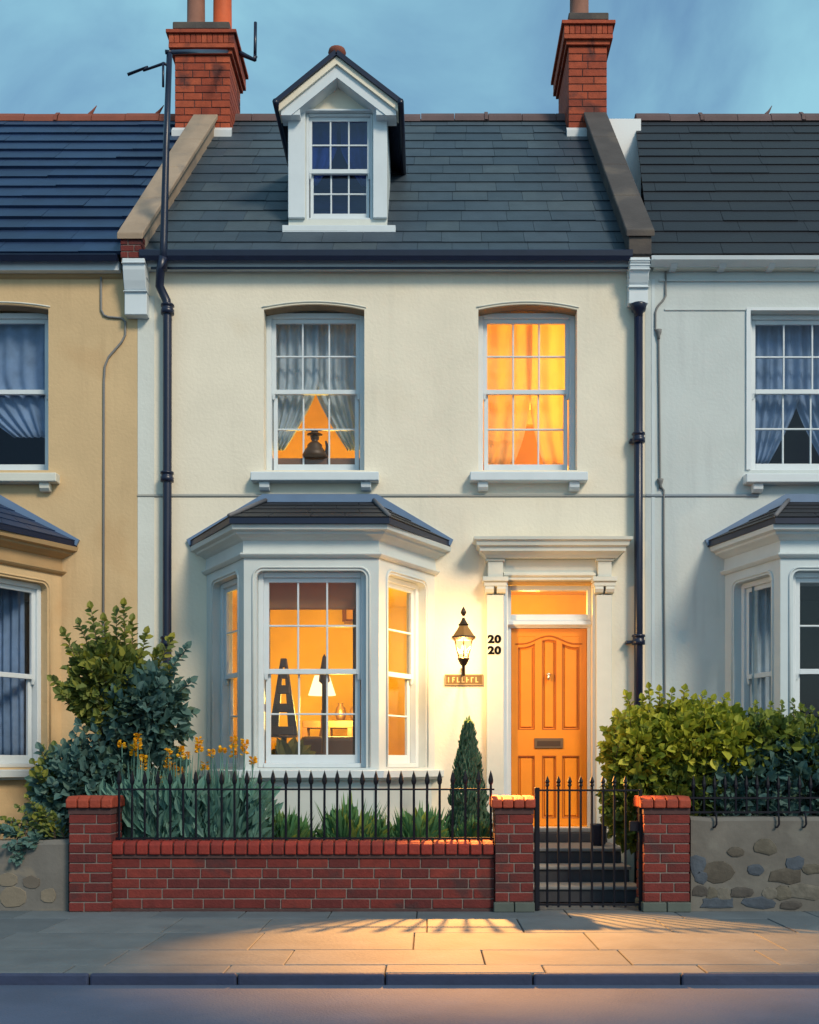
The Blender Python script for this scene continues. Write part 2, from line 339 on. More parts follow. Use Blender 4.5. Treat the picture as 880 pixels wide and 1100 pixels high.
# ------------------------------------------------------------------ ground, road, pavement
WY, KY = -2.25, -5.07           # garden wall front line, kerb line
struct(MB().box(-80, 80, -60, 120, -.4, -.115).build('ground', mat('far_ground', (.06, .065, .06), .95, var=.2), None))
road = mat('asphalt', (0.05304, 0.08024, 0.1419), .85, var=.18, vscale=1.2, bump=.6, bscale=60, stain=(.7, (0.0816, 0.102, 0.1518), .7, .5))
struct(MB().box(-40, 40, -13.5, KY-.05, -.11, -.066).build('road', road))
MBk = MB(); x = -24.
kerb_m = mat('kerb_stone', None, .75, island=[(.018, .03, .075), (.025, .038, .085), (.014, .025, .065)], var=.15, vscale=6, bump=.3)
while x < 24: MBk.box(x, x+.905, KY-.045, KY-.004, -.11, .002); x += .913
struct(MBk.build('kerb', kerb_m, bevel=.014, seg=2))
slab_m = mat('paving_slab', None, .8, island=[(0.08063, 0.1028, 0.1186), (0.1043, 0.1272, 0.1436), (0.09252, 0.1164, 0.1342), (0.1186, 0.1407, 0.156), (0.07589, 0.09739, 0.1155)], var=.14, vscale=3, bump=.45, bscale=30, stain=(1.3, (0.07114, 0.08931, 0.1061), .5, .54))
struct(MB().box(-24, 24, KY, 0, -.1, -.03).build('subsoil', mortar_dark))
pv = MB(); rows = [(-2.06, -2.62), (-2.62, -3.42), (-3.42, -4.22), (-4.22, -4.80), (-4.80, -5.07)]
for i, (a, b) in enumerate(rows):
    x = -24 + random.random()
    while x < 24:
        w = random.choice([.75, .95, 1.15, 1.3]) if i < 4 else 1.0
        dz = random.uniform(-.002, .002)
        pv.box(x+.004, x+w-.004, b+.004, a-.004, -.05, dz); x += w
struct(pv.build('pavement', slab_m, bevel=.005))
gs = MB(); 
nx_ = 60
for x0_, x1_ in ((-9, .58), (1.99, 9)):
    gs.box(x0_, x1_, -1.95, 0, -.02, .03)
struct(gs.build('garden_ground', soil))
struct(MB().box(.6, 1.97, -2.06, -1.64, -.04, .004).build('path', slab_m, bevel=.004))

# ------------------------------------------------------------------ brick helper
def bricks(mb, core, x0, x1, y0, y1, z0, z1, bl=.235, bh=.088, j=.010, seed=0, depth_split=True):
    rnd = random.Random(seed); n = max(1, round((z1-z0)/bh)); h = (z1-z0)/n
    core.box(x0+.006, x1-.006, y0+.006, y1-.006, z0, z1-.004)
    for i in range(n):
        za, zb = z0+i*h+j*.5, z0+(i+1)*h-j*.5
        if x1-x0 < .6:
            cut = [x0, x0+(x1-x0)*((.66 if i % 2 else .36)), x1]
            if i % 4 == 3: cut = [x0, x0+(x1-x0)*.5, x1]
        else:
            cut = [x0]; x = x0 + (bl*.5 if i % 2 else bl) * rnd.uniform(.9, 1.05)
            while x < x1-bl*.35: cut.append(x); x += bl * (rnd.choice([1, 1, 1, 1.12, .9, .52 if i % 3 == 0 else 1]))
            cut.append(x1)
        for k, (a, b) in enumerate(zip(cut, cut[1:])):
            o = rnd.uniform(0, .0035)
            mb.box(a+(0 if k == 0 else j*.5), b-(0 if k == len(cut)-2 else j*.5), y0-o, y1+o*.5, za, zb)

# ------------------------------------------------------------------ sash window
def sash(parent, x0, x1, z0, z1, y, M=None, cols=3, wmat=None, gmat=None, meet=None, fw=.045, st=.045, bars=(1, 1), arch=0):
    wmat = wmat or white; gmat = gmat or win_glass
    w = MB(M).box(x0, x0+fw, y, y+.12, z0, z1).box(x1-fw, x1, y, y+.12, z0, z1).box(x0+fw, x1-fw, y, y+.12, z1-fw, z1).box(x0+fw, x1-fw, y-.01, y+.12, z0, z0+fw*.8)
    win = w.build('window_frame', wmat, parent, bevel=.006)
    a, b, lo, hi = x0+fw, x1-fw, z0+fw*.8, z1-fw; mid = meet or (lo+hi)/2
    def one(name, za, zb, yy, bot, top, ins, nb, horn):
        s_ = MB(M); i0, i1 = a+ins, b-ins
        s_.box(i0, i0+st, yy, yy+.035, za, zb).box(i1-st, i1, yy, yy+.035, za, zb)
        s_.box(i0+st, i1-st, yy, yy+.035, za, za+bot).box(i0+st, i1-st, yy, yy+.035, zb-top, zb)
        gx0, gx1, gz0, gz1 = i0+st, i1-st, za+bot, zb-top
        bw = .009
        for k in range(1, cols): c = gx0+(gx1-gx0)*k/cols; s_.box(c-bw, c+bw, yy+.004, yy+.03, gz0, gz1)
        for k in range(1, nb+1): c = gz0+(gz1-gz0)*k/(nb+1); s_.box(gx0, gx1, yy+.002, yy+.032, c-bw, c+bw)
        if horn:
            for hx in (i0, i1-st*.8): s_.add([(hx,yy,za),(hx+st*.8,yy,za),(hx+st*.8,yy+.03,za),(hx,yy+.03,za),(hx+.004,yy+.012,za-.055),(hx+st*.8-.004,yy+.012,za-.055),(hx+st*.8-.004,yy+.03,za-.055),(hx+.004,yy+.03,za-.055)],
                                     [(3,2,1,0),(4,5,6,7),(0,1,5,4),(1,2,6,5),(2,3,7,6),(3,0,4,7)])
        s_.build(name, wmat, parent, bevel=.003)
        MB(M).box(gx0-.004, gx1+.004, yy+.016, yy+.020, gz0-.004, gz1+.004).build('pane', gmat, parent)
    one('upper_sash', mid-.028, hi, y+.03, .05, .045, 0, bars[0], True)
    one('lower_sash', lo, mid+.028, y+.07, .085, .045, .012, bars[1], False)
    return win

def sill(parent, x0, x1, z0, z1, m, brackets=True, y=-.13):
    MB().hexa([(x0,y,z0),(x1,y,z0),(x1,.2,z0),(x0,.2,z0),(x0,y,z1-.015),(x1,y,z1-.015),(x1,.2,z1+.01),(x0,.2,z1+.01)]).build('sill', m, parent, bevel=.008)
    if brackets:
        for c in (x0+.14, x1-.14):
            MB().prism_x([(y+.035, z0), (-.001, z0), (-.001, z0-.09), (y+.075, z0-.09), (y+.045, z0-.06)], c-.055, c+.055).build('sill_bracket', m, parent, bevel=.006)

# ------------------------------------------------------------------ bay window
def bay(parent, ax, bx, cx_, dx, proj, body, fr, roof_slate, rx0, rx1, cornice_m, tipl, tipr, gm=None, barset=((1, 1), (1, 1)), fcols=3):
    P = [(ax, 0), (bx, -proj), (cx_, -proj), (dx, 0)]
    b = thing_part('bay_window', parent)
    zt, zb = 3.32, 1.235
    panels = []
    for i in range(3):
        p, q = Vector((*P[i], 0)), Vector((*P[i+1], 0)); d = (q-p); ln = d.length; d.normalize()
        M = Matrix(((d.x, -d.y, 0, p.x), (d.y, d.x, 0, p.y), (0, 0, 1, 0), (0, 0, 0, 1)))
        if i == 0: h = (ln*.17, ln*.84)
        elif i == 1: h = (.125, ln-.125)
        else: h = (ln*.16, ln*.83)
        panels.append((M, ln, h))
        MB(M).wall(0, ln, zb, zt, [(h[0], h[1], zb+.02, 3.2, 'round', .07)], 0, .13).build('bay_wall', body, b, bevel=.004)
        MB(M).wall(.0, ln, 0, 1.13, [], .03, .16).build('bay_base', body, b)
        # raised moulding round the opening
        mo = MB(M); r = .10; a_, c_ = h[0]-.035, h[1]+.035; top = 3.2+.03; pts = [(a_, zb+.03), (a_, top-r)]
        for k in range(1, 6): g = math.pi-k/6*math.pi/2; pts.append((a_+r+r*math.cos(g), top-r+r*math.sin(g)))
        pts.append((a_+r, top)); pts.append((c_-r, top))
        for k in range(1, 6): g = math.pi/2-k/6*math.pi/2; pts.append((c_-r+r*math.cos(g), top-r+r*math.sin(g)))
        pts += [(c_, top-r), (c_, zb+.03)]
        mo.tube([(x, -.002, z) for x, z in pts], .012, 6); mo.build('opening_moulding', body, b, smooth=True)
        cols = fcols if i == 1 else 1
        sash(b, h[0]+.001, h[1]-.001, zb+.021, 3.199, .085, M, cols=cols, wmat=fr, gmat=gm, meet=2.215, fw=.055, st=.05, bars=barset[1 if i == 1 else 0])
    MB().sweep(P, [(-.1, 1.13), (.02, 1.13), (.03, 1.15), (.085, 1.16), (.09, 1.225), (.03, 1.236), (-.1, 1.236)]).build('sill', fr, b)
    MB().sweep(P, [(-.1, 3.321), (.02, 3.321), (.035, 3.333), (.05, 3.35), (.05, 3.362), (.012, 3.375), (.006, 3.49), (.03, 3.50), (.05, 3.515), (.10, 3.54), (.105, 3.56), (.15, 3.575), (.16, 3.62), (-.1, 3.62)]).build('cornice', cornice_m, b)
    # hipped roof
    zl, zr = 3.622, 4.10
    A, B, C_, D_ = (tipl, 0), (bx-.11, -proj-.19), (cx_+.11, -proj-.19), (tipr, 0)
    rf = MB(); e = .055
    v = [(*A, zl), (*B, zl), (*C_, zl), (*D_, zl), (*A, zl+e), (*B, zl+e), (*C_, zl+e), (*D_, zl+e), (rx0, 0, zr), (rx1, 0, zr)]
    rf.add(v, [(3,2,1,0), (0,1,5,4), (1,2,6,5), (2,3,7,6), (0,4,8,9,7,3)])
    edge = rf.build('eaves_board', navy, b)
    # slates laid in courses on the three slopes
    sl_ = MB(); under = MB()
    def slope(e0, e1, t0, t1, nc=4, w=.42):
        e0, e1, t0, t1 = map(Vector, (e0, e1, t0, t1)); n = (e1-e0).cross(t0-e0 if (t0-e0).length > (t1-e0).length*.1 else t1-e0).normalized()
        under.add([e0, e1, t1, t0] if (t1-t0).length > 1e-5 else [e0, e1, t1], [(0,1,2,3)] if (t1-t0).length > 1e-5 else [(0,1,2)])
        for i in range(nc):
            f0, f1 = i/nc, (i+1.0)/nc
            l0, r0, l1, r1 = e0.lerp(t0, f0), e1.lerp(t1, f0), e0.lerp(t0, f1), e1.lerp(t1, f1)
            cnt = max(1, round((r0-l0).length/w)); cuts = [0]+[min(.98, max(.02, (k+(.5 if i % 2 else 0)+random.uniform(-.12, .12))/cnt)) for k in range(1, cnt)]+[1]
            cuts.sort()
            for a, c in zip(cuts, cuts[1:]):
                if c-a < .01: continue
                g = .004/max(.2, (r0-l0).length)
                p = [l0.lerp(r0, a+g), l0.lerp(r0, c-g), l1.lerp(r1, c-g), l1.lerp(r1, a+g)]
                up = [n*.014, n*.014, n*.006, n*.006]
                sl_.hexa([p[0]+n*.004, p[1]+n*.004, p[2]+n*.002, p[3]+n*.002]+[q+u for q, u in zip(p, up)])
    B2, C2, A2, D2 = (*B, zl+e), (*C_, zl+e), (*A, zl+e), (*D_, zl+e)
    T0, T1 = (rx0, -.002, zr), (rx1, -.002, zr)
    slope(B2, C2, T0, T1); slope(A2, B2, T0, T0, w=.3); slope(C2, D2, T1, T1, w=.3)
    under.build('underlay', underlay, b); rfo = sl_.build('bay_roof', roof_slate, b)
    for p, q in ((B2, T0), (C2, T1)):
        MB().tube([Vector(p)+Vector((0, -.005, .02)), Vector(q)+Vector((0, -.03, .02))], .022, 8).build('hip_roll', lead_hip, b, smooth=True)
    # lead flashing dressed onto the wall
    q = MB(); hgt = .085
    pts_in = [(tipl, zl+.01), (rx0, zr), (rx1, zr), (tipr, zl+.01)]
    pts_out = [(tipl-.03, zl+.075), (rx0-.03, zr+hgt), (rx1+.03, zr+hgt), (tipr+.03, zl+.075)]
    q.prism(pts_in+pts_out[::-1], -.035, -.002); q.build('flashing', lead_blue, b)
    return b, panels
lead_hip = mat('hip_roll', (.13, .13, .145), .6)
def thing_part(name, parent):
    o = bpy.data.objects.new(name, None); COL.objects.link(o); o.parent = parent; o.empty_display_size = .1; return o

# ------------------------------------------------------------------ roof
RY0, RZ0, RY1, RZ1 = -.12, 6.71, 3.3, 10.12     # eaves and ridge of every roof
def on_roof(y): return RZ0 + (RZ1-RZ0)*(y-RY0)/(RY1-RY0)
def roof(parent, xl0, xl1, xr0, xr1, m, nc=15, w=.45, ridge=ridge_red, lift=.016, spikes=(), rz=0, tw=.46, jit=.1, back=True):
    r = thing_part('roof', parent)
    s_ = MB(); L0, R0, L1, R1 = Vector((xl0, RY0, RZ0)), Vector((xr0, RY0, RZ0)), Vector((xl1, RY1, RZ1)), Vector((xr1, RY1, RZ1))
    nrm = Vector((0, -(RZ1-RZ0), RY1-RY0)).normalized()
    for i in range(nc):
        f0, f1 = i/nc, min(1, (i+1.03)/nc)
        l0, r0, l1, r1 = L0.lerp(L1, f0), R0.lerp(R1, f0), L0.lerp(L1, f1), R0.lerp(R1, f1)
        ww = w*random.uniform(.92, 1.08); x = l0.x - ww*random.random(); tot = r0.x-l0.x
        while x < r0.x:
            a, c = max(x, l0.x), min(x+ww*random.uniform(.85, 1.15), r0.x); x = c if c > x else x+ww
            if c-a < .02: 
                if c >= r0.x: break
                continue
            ta, tb = (a-l0.x)/tot+.002/tot, (c-l0.x)/tot-.002/tot
            p = [l0.lerp(r0, ta), l0.lerp(r0, tb), l1.lerp(r1, tb), l1.lerp(r1, ta)]
            k = lift*random.uniform(.85, 1.25); dn = random.uniform(-.006, .006)
            sl_d = (L1-L0).normalized()*dn
            s_.hexa([p[0]+nrm*.004+sl_d, p[1]+nrm*.004+sl_d, p[2], p[3], p[0]+nrm*k+sl_d, p[1]+nrm*k+sl_d, p[2]+nrm*.006, p[3]+nrm*.006])
            if c >= r0.x: break
    s_.build('slates', m, r)
    u = MB().add([L0, R0, R1, L1], [(0,1,2,3)])
    B0, B1 = Vector((xl0, 2*RY1-RY0, RZ0)), Vector((xr0, 2*RY1-RY0, RZ0))
    u.add([L1, R1, B1, B0], [(0,1,2,3)])
    u.build('underlay', underlay, r)
    x = min(xl1, xr1); k = 0
    while x < xr1-.05:
        e = min(x+tw, xr1); t = MB(); zz = RZ1+random.uniform(-.006, .006)
        pr = [(-.13, -.09), (-.11, -.02), (-.06, .045), (0, .065), (.06, .045), (.11, -.02), (.13, -.09), (.10, -.09), (0, .03), (-.10, -.09)]
        t.prism_x([(RY1+a, zz+c) for a, c in pr], x+.004, e-.004)
        if k in spikes: t.tube([(e-.05, RY1-.02, zz+.05), (e-.01, RY1-.02, zz+.10), (e+.04, RY1, zz+.19)], [.03, .018, .004], 6)
        elif k % 3 == 1: t.prism_x([(RY1-.14, zz-.08), (RY1-.12, zz), (RY1, zz+.10), (RY1+.12, zz), (RY1+.14, zz-.08)], e-.05, e-.004)
        t.build('ridge_tile', ridge, r); x = e; k += 1
    return r

# ------------------------------------------------------------------ chimney
def chimney(parent, x0, x1, y0, y1, zb, zt, body, pots, cap_m, side_cap=True):
    c = thing_part('chimney', parent)
    b = MB(); co = MB(); bricks(b, co, x0, x1, y0, y1, zb, zt-.36, bl=.25, bh=.098, seed=int(x0*10)+50)
    b.build('chimney_brickwork', body, c, bevel=.004); co.build('mortar_core', mortar_dark, c)
    k = MB(); z = zt-.36
    for i, (o, h) in enumerate(((.035, .06), (.07, .06))): k.box(x0-o, x1+o, y0-o, y1+o, z+.002, z+h); z += h
    s_ = z; n = max(5, round((x1-x0+.14)/.075))
    for i in range(n):
        w = (x1-x0+.14)/n; k.box(x0-.07+i*w+.003, x0-.07+(i+1)*w-.003, y0-.072, y1+.072, s_+.002, s_+.12)
    z += .12; k.box(x0-.1, x1+.1, y0-.1, y1+.1, z+.002, z+.05); z += .05
    k.build('chimney_cornice', body, c, bevel=.004)
    MB().box(x0-.01, x1+.01, y0-.095, y1+.05, z+.002, zt+.03).build('chimney_slab', cap_m, c, bevel=.01)
    for px, r, m, h in pots:
        MB().lathe([(r*1.08, 0), (r*1.08, .05), (r*.95, .06), (r*.9, h-.12), (r*1.05, h-.1), (r*1.1, h-.02), (r*.95, h), (r*.7, h), (r*.7, h-.2)], (px, (y0+y1)/2, zt+.031), 20).build('chimney_pot', m, c, smooth=True)
    MB().hexa([(x0-.03,y0-.07,on_roof(y0-.07)-.02),(x1+.03,y0-.07,on_roof(y0-.07)-.02),(x1+.03,y0-.004,on_roof(y0)-.02),(x0-.03,y0-.004,on_roof(y0)-.02),
               (x0-.03,y0-.07,on_roof(y0)+.03),(x1+.03,y0-.07,on_roof(y0)+.03),(x1+.03,y0-.004,on_roof(y0)+.10),(x0-.03,y0-.004,on_roof(y0)+.10)]).build('flashing', flash_white, c)
    return c

def parapet(parent, b0, b1, t0, t1, yb, yt, core_m, cop_m, h=.27, left_house=True):
    """sloping party-wall upstand between the roofs: x range b0..b1 at the eaves, t0..t1 at the top"""
    p = thing_part('parapet', parent)
    zb, zt = on_roof(yb), on_roof(yt)
    MB().hexa([(b0+.02,yb+.02,zb-.03),(b1-.02,yb+.02,zb-.03),(t1-.02,yt,zt-.3),(t0+.02,yt,zt-.3),(b0+.02,yb+.02,zb+h-.02),(b1-.02,yb+.02,zb+h-.02),(t1-.02,yt,zt+h-.02),(t0+.02,yt,zt+h-.02)]).build('parapet_wall', core_m, p)
    # coping stones in lengths
    n = 4
    for i in range(n):
        f0, f1 = i/n+.002, (i+1)/n-.002
        lx0, lx1, rx0_, rx1_ = b0+(t0-b0)*f0, b0+(t0-b0)*f1, b1+(t1-b1)*f0, b1+(t1-b1)*f1
        ya, yc = yb-.03+(yt-yb+.03)*f0, yb-.03+(yt-yb+.03)*f1; za, zc = on_roof(ya)+h, on_roof(yc)+h
        MB().hexa([(lx0-.02,ya,za-.02),(rx0_+.02,ya,za-.02),(rx1_+.02,yc,zc-.02),(lx1-.02,yc,zc-.02),(lx0-.02,ya,za+.05),(rx0_+.02,ya,za+.05),(rx1_+.02,yc,zc+.05),(lx1-.02,yc,zc+.05)]).build('coping_stone', cop_m, p, bevel=.008)
    return p

# ================================================================== CREAM HOUSE
LX, RX = X(148), X(693)
cream_house = thing('terraced_house', 'cream rendered middle house with orange front door, bay window and roof dormer', 'house')
H = cream_house
WT = 6.62
ulx0, ulx1, urx0, urx1 = X(283.5), X(391.5), X(514), X(620)
wz0, wz1 = Z(505), 6.235
dx0, dx1, dz0, dz1 = X(545.5), X(636.5), .61, 3.255
MB().wall(LX, RX, 0, WT, [(ulx0, ulx1, wz0, wz1, 'seg', .06), (urx0, urx1, wz0, wz1, 'seg', .06), (dx0, dx1, dz0, dz1), (-2.25, -.06, .95, 3.25)], 0, .3).build('front_wall', cream, H)
MB().box(LX, X(166), -.004, -.0005, 0.02, WT-.3).build('pilaster_strip', cream_pale, H)
# thin string course
MB().prism_x([(-.014, Z(533)), (-.001, Z(534.5)), (-.001, Z(530.5)), (-.012, Z(531.5))], LX, RX).build('string_course', mat('string_grey', (.36, .36, .33), .8), H)
# arch mouldings over upper windows + brown soffit liners
for a, b in ((ulx0, ulx1), (urx0, urx1)):
    pts = []
    for i in range(15):
        t = i/14*2-1; pts.append((a-.02+(b-a+.04)*(t+1)/2, -.002, wz1+.025-.062*t*t))
    MB().tube(pts, .009, 6).build('arch_moulding', trim, H, smooth=True)
    v = []; n = 14
    so_ = MB()
    for i in range(n):
        t0, t1 = i/n*2-1, (i+1)/n*2-1
        xa, xb = a+.002+(b-a-.004)*(t0+1)/2, a+.002+(b-a-.004)*(t1+1)/2; za, zb_ = wz1-.004-.06*t0*t0, wz1-.004-.06*t1*t1
        so_.add([(xa,.001,za),(xb,.001,zb_),(xb,.158,zb_),(xa,.158,za),(xa,.001,za-.006),(xb,.001,zb_-.006),(xb,.158,zb_-.006),(xa,.158,za-.006)], [(4,7,6,5),(0,4,5,1),(3,2,6,7)])
    so_.build('soffit', brown_soffit, H)
w_ul = thing_part('window', H); w_ur = thing_part('window', H)
sash(w_ul, ulx0, ulx1, wz0-.01, 6.205, .16, meet=Z(421, .2), st=.045, fw=.06)
sash(w_ur, urx0, urx1, wz0-.01, 6.205, .16, meet=Z(421, .2), st=.045, fw=.06)
for w, a, b in ((w_ul, 269, 407), (w_ur, 505, 632)): sill(w, X(a, -.13), X(b, -.13), Z(516, -.13), Z(505, -.13), white)
# fascia, gutter
eb = thing_part('eaves', H)
MB().box(X(152)+.02, X(676), -.115, -.0015, Z(286.8, -.115), Z(279, -.115)).build('fascia', white, eb)
MB().box(X(165), X(676)-.01, -.123, -.1155, Z(289.2, -.12), Z(286.6, -.12)).build('fascia_trim', navy, eb)
gp = [(-.117, Z(268.5, -.2)), (-.215, Z(268.5, -.2)), (-.222, Z(269.5, -.2)), (-.215, Z(275, -.2)), (-.195, Z(279.6, -.195)), (-.117, Z(279.8, -.117))]
MB().prism_x(gp, X(152)+.03, X(674)+.02).build('gutter', navy, eb, smooth=False)
rf = roof(H, -3.10, -2.86, 2.16, 2.12, slate_main, nc=15, w=.46, ridge=ridge_brown, spikes=())
chimney(H, -3.355, -2.627, 2.8, 3.62, 9.0, 11.04, brick_orange, ((-3.16, .13, terracotta_old, 1.1), (-2.80, .135, terracotta, 1.1)), brown_stone)
chimney(H, 1.862, 2.368, 2.8, 3.95, 9.0, 11.16, brick_orange, ((2.08, .14, terracotta_old, 1.1),), brown_stone)
lp = parapet(H, -3.265, -3.03, -3.087, -2.80, -.2, 2.78, tan_stone, tan_stone, h=.24)
kb = MB(); kc = MB(); bricks(kb, kc, -3.25, -3.035, -.2, -.02, Z(277, -.2), Z(249, -.2), bh=.07, seed=3)
kb.build('kneeler_brick', brick_red, lp, bevel=.003); kc.build('kneeler_mortar', mortar, lp)
rp = parapet(H, 2.11, 2.37, 2.075, 2.34, -.2, 2.78, brown_stone, brown_stone, h=.27)
MB().box(2.12, 2.36, -.2, .1, Z(273, -.2), Z(247, -.2)).build('kneeler_stone', brown_stone, rp, bevel=.006)
def corbel(x0, x1, top, bot, grooves, name='corbel'):
    k = MB(); h = top-bot; n = 9
    pts = [(-.001, top), (-.22, top), (-.22, top-.05), (-.205, top-.06), (-.20, top-h*.2), (-.17, top-h*.38), (-.14, top-h*.52), (-.125, top-h*.56), (-.125, bot), (-.001, bot)]
    k.prism_x(pts, x0, x1); o = k.build(name, white, H, bevel=.006)
    for q in grooves: g = MB().box(x0-.008, x1+.008, -.228 if q < .15 else (-.21 if q < .3 else -.15), -.01, top-h*q-.008, top-h*q); g.build('corbel_fillet', white, H, bevel=.002)
corbel(X(133, -.15), X(157, -.15), Z(278, -.2), Z(338, -.12), (.08, .3, .56))
corbel(X(676, -.15), X(697, -.15), Z(277, -.2), Z(326, -.12), (.06, .16, .26, .36, .46, .62))

# dormer
dm = thing_part('dormer', H); DY = .42
dxa, dxb = X(310, DY), X(416, DY); dze = Z(112, DY); apex = Z(60, DY-.15)
wxa, wxb = X(328.5, DY), X(400.5, DY)
base = on_roof(DY)
# front wall with tympanum
MB().wall(dxa, dxb, base-.02, dze-.06, [(wxa, wxb, base+.10, dze-.085)], DY, DY+.12).build('dormer_front', cream_pale, dm)
xm = (dxa+dxb)/2
MB().prism([(dxa+.04, dze-.058), (dxb-.04, dze-.058), (xm, dze+.42)], DY+.03, DY+.1).build('tympanum', cream, dm)
for s_, xx in ((-1, dxa), (1, dxb)):   # cheeks
    yb = 2.1; xi = xx - s_*.08
    a_, c_ = min(xx, xi), max(xx, xi)
    MB().prism_x([(DY+.121, base-.05), (DY+.121, dze-.02), (yb-.25, dze-.02), (yb-.25, on_roof(yb-.25)-.05)], a_, c_).build('dormer_cheek', blue_stucco, dm)
ex0, ex1 = X(296.5, DY-.2), X(430.5, DY-.2); ez = Z(110, DY-.2)
yback = 2.35
for s_ in (-1, 1):
    ex = ex0 if s_ < 0 else ex1; a = Vector((xm, 0, apex)); e = Vector((ex, 0, ez)); d = (e-a); nn = Vector((-d.z*s_*-1, 0, 0))
    n = Vector((d.z, 0, -d.x)).normalized(); n = n if n.z > 0 else -n
    def qd(y, off): return [(a+n*off)+Vector((0, y, 0)), (e+n*off)+Vector((0, y, 0))]
    # roof slab
    p0, p1 = qd(DY-.22, -.02), qd(yback, -.02); q0, q1 = qd(DY-.22, .03), qd(yback, .03)
    MB().add([p0[0], p0[1], p1[1], p1[0], q0[0], q0[1], q1[1], q1[0]], [(0,1,2,3),(4,5,6,7),(0,1,5,4),(1,2,6,5),(2,3,7,6),(3,0,4,7)]).build('dormer_roof', navy, dm)
    MB().tube([(ex+s_*.0, DY-.24, ez-.01), (ex+s_*.0, 1.9, ez-.01)], .035, 8).build('dormer_gutter', navy, dm, smooth=True)
    # cream verge and white bargeboard below it
    zcut = Z(123.5, DY-.16)
    def board(o0, o1, y0, y1, nm, m_, short=0.0):
        k0, k1 = o0/n.z, o1/n.z; slope_ = (apex-ez)/abs(ex-xm); xe = abs(ex-xm)-short
        lo = lambda k, w: apex+k-slope_*w
        pts = [(0, apex+k0), (0, apex+k1), (xe, lo(k1, xe))]
        if lo(k0, xe) >= zcut: pts += [(xe, lo(k0, xe))]
        else: pts += [(xe, zcut), ((apex+k0-zcut)/slope_, zcut)]
        MB().prism([(xm+s_*u, w) for u, w in pts], y0, y1).build(nm, m_, dm)
    board(-.085, -.021, DY-.19, DY+.05, 'verge_board', cream, .03)
    board(-.19, -.086, DY-.16, DY+.05, 'bargeboard', white, .05)
    # return foot of the bargeboard
    fx = X(306, DY-.16) if s_ < 0 else X(420, DY-.16)
    ww_ = .165
    MB().box(min(fx, fx-s_*ww_), max(fx, fx-s_*ww_), DY-.15, DY-.003, Z(123, DY-.16), Z(113, DY-.16)).build('eaves_return', white, dm, bevel=.005)
    px0 = dxa if s_ < 0 else wxb+.005; px1 = wxa-.005 if s_ < 0 else dxb
    MB().box(px0, px1, DY-.04, DY-.002, base+.10, dze-.072).build('pilaster', white, dm, bevel=.005)
MB().lathe([(.07, -.05), (.09, -.01), (.10, .02), (.09, .05), (.05, .075), (.0, .08)], (xm, DY-.1, apex+.045), 14).build('finial', ridge_red, dm, smooth=True)
MB().box(X(303, DY-.1), X(425, DY-.1), DY-.10, DY-.002, Z(249.5, DY-.1), Z(241.5, DY-.1)).build('sill', white, dm, bevel=.006)
MB().box(dxa+.03, dxb-.03, DY-.03, DY+.02, dze-.088, dze-.065).build('window_head', white, dm, bevel=.004)
sash(dm, wxa, wxb, base+.10, dze-.086, DY+.02, gmat=dark_glass, meet=Z(181, DY), fw=.03, st=.035)
MB().box(dxa+.1, dxb-.1, DY+.9, DY+.92, base, dze+.1).build('room_back', room_dark, dm)
MB().box(dxa+.1, dxb-.1, DY+.13, DY+.9, dze+.0, dze+.02).build('room_ceiling', room_dark, dm)

# bay
B_, bp_ = bay(H, -2.38, -1.815, -.486, .07, 1.0, bay_mat, white, slate_dark, -1.74, -.58, bay_mat, -2.56, .24)

# door surround
ds = thing_part('door_surround', H)
cor = [(0, 3.50), (.02, 3.50), (.05, 3.53), (.11, 3.56), (.115, 3.60), (.15, 3.615), (.16, 3.655), (.19, 3.67), (.195, 3.70), (0, 3.715)]
hx0, hx1 = X(524, -.1), X(661, -.1)
MB().sweep([(hx0, 0), (hx0, -.14), (hx1, -.14), (hx1, 0)], [(a*1.0-.05 if a == 0 else a*.8, c-.02) for a, c in cor]).build('hood_cornice', trim, ds)
pl0, pl1, pr0, pr1 = X(523, -.1), X(541.5, -.1), X(641, -.1), X(658, -.1)
for a, b in ((pl0, pl1), (pr0, pr1)):
    MB().box(a, b, -.08, -.0015, .61, 3.10).build('pilaster', trim, ds, bevel=.006)
    MB().box(a-.03, b+.03, -.11, -.0012, .0, .60).build('plinth', trim, ds, bevel=.008)
    c = (a+b)/2
    cap = MB(); cap.box(a-.045, b+.045, -.145, -.0016, 3.235, 3.285).box(a-.03, b+.03, -.125, -.0017, 3.185, 3.234)
    cap.prism_x([(-.0018, 3.184), (-.12, 3.184), (-.125, 3.155), (-.105, 3.12), (-.0018, 3.105)], a-.02, (a+c)/2+.03)
    cap.prism_x([(-.0018, 3.184), (-.12, 3.184), (-.125, 3.155), (-.105, 3.12), (-.0018, 3.105)], (b+c)/2-.03, b+.02)
    cap.build('capital', trim, ds, bevel=.004)
    MB().box(a+.01, b-.01, -.12, -.0014, 3.286, 3.45).build('console_block', trim, ds, bevel=.006)
    MB().box(a-.01, b+.01, -.135, -.0013, 3.451, 3.478).build('console_cap', trim, ds, bevel=.004)
MB().box(pl1-.008, pr0+.008, -.06, -.0012, 3.34, 3.478).build('frieze', trim, ds)
MB().prism_x([(-.0015, 3.339), (-.07, 3.339), (-.09, 3.325), (-.09, 3.305), (-.065, 3.29), (-.065, 3.262), (-.0015, 3.262)], pl1, pr0).build('architrave', trim, ds)
MB().box(pl1+.002, dx0+.0, -.02, -.0014, .61, 3.258).build('jamb_lining', white, ds); MB().box(dx1-.0, pr0-.002, -.02, -.0014, .61, 3.258).build('jamb_lining', white, ds)
MB().box(dx0+.002, dx1-.002, .001, .115, 3.232, 3.252).build('door_soffit', mat('soffit_amber', (.62, .36, .12), .7), ds)

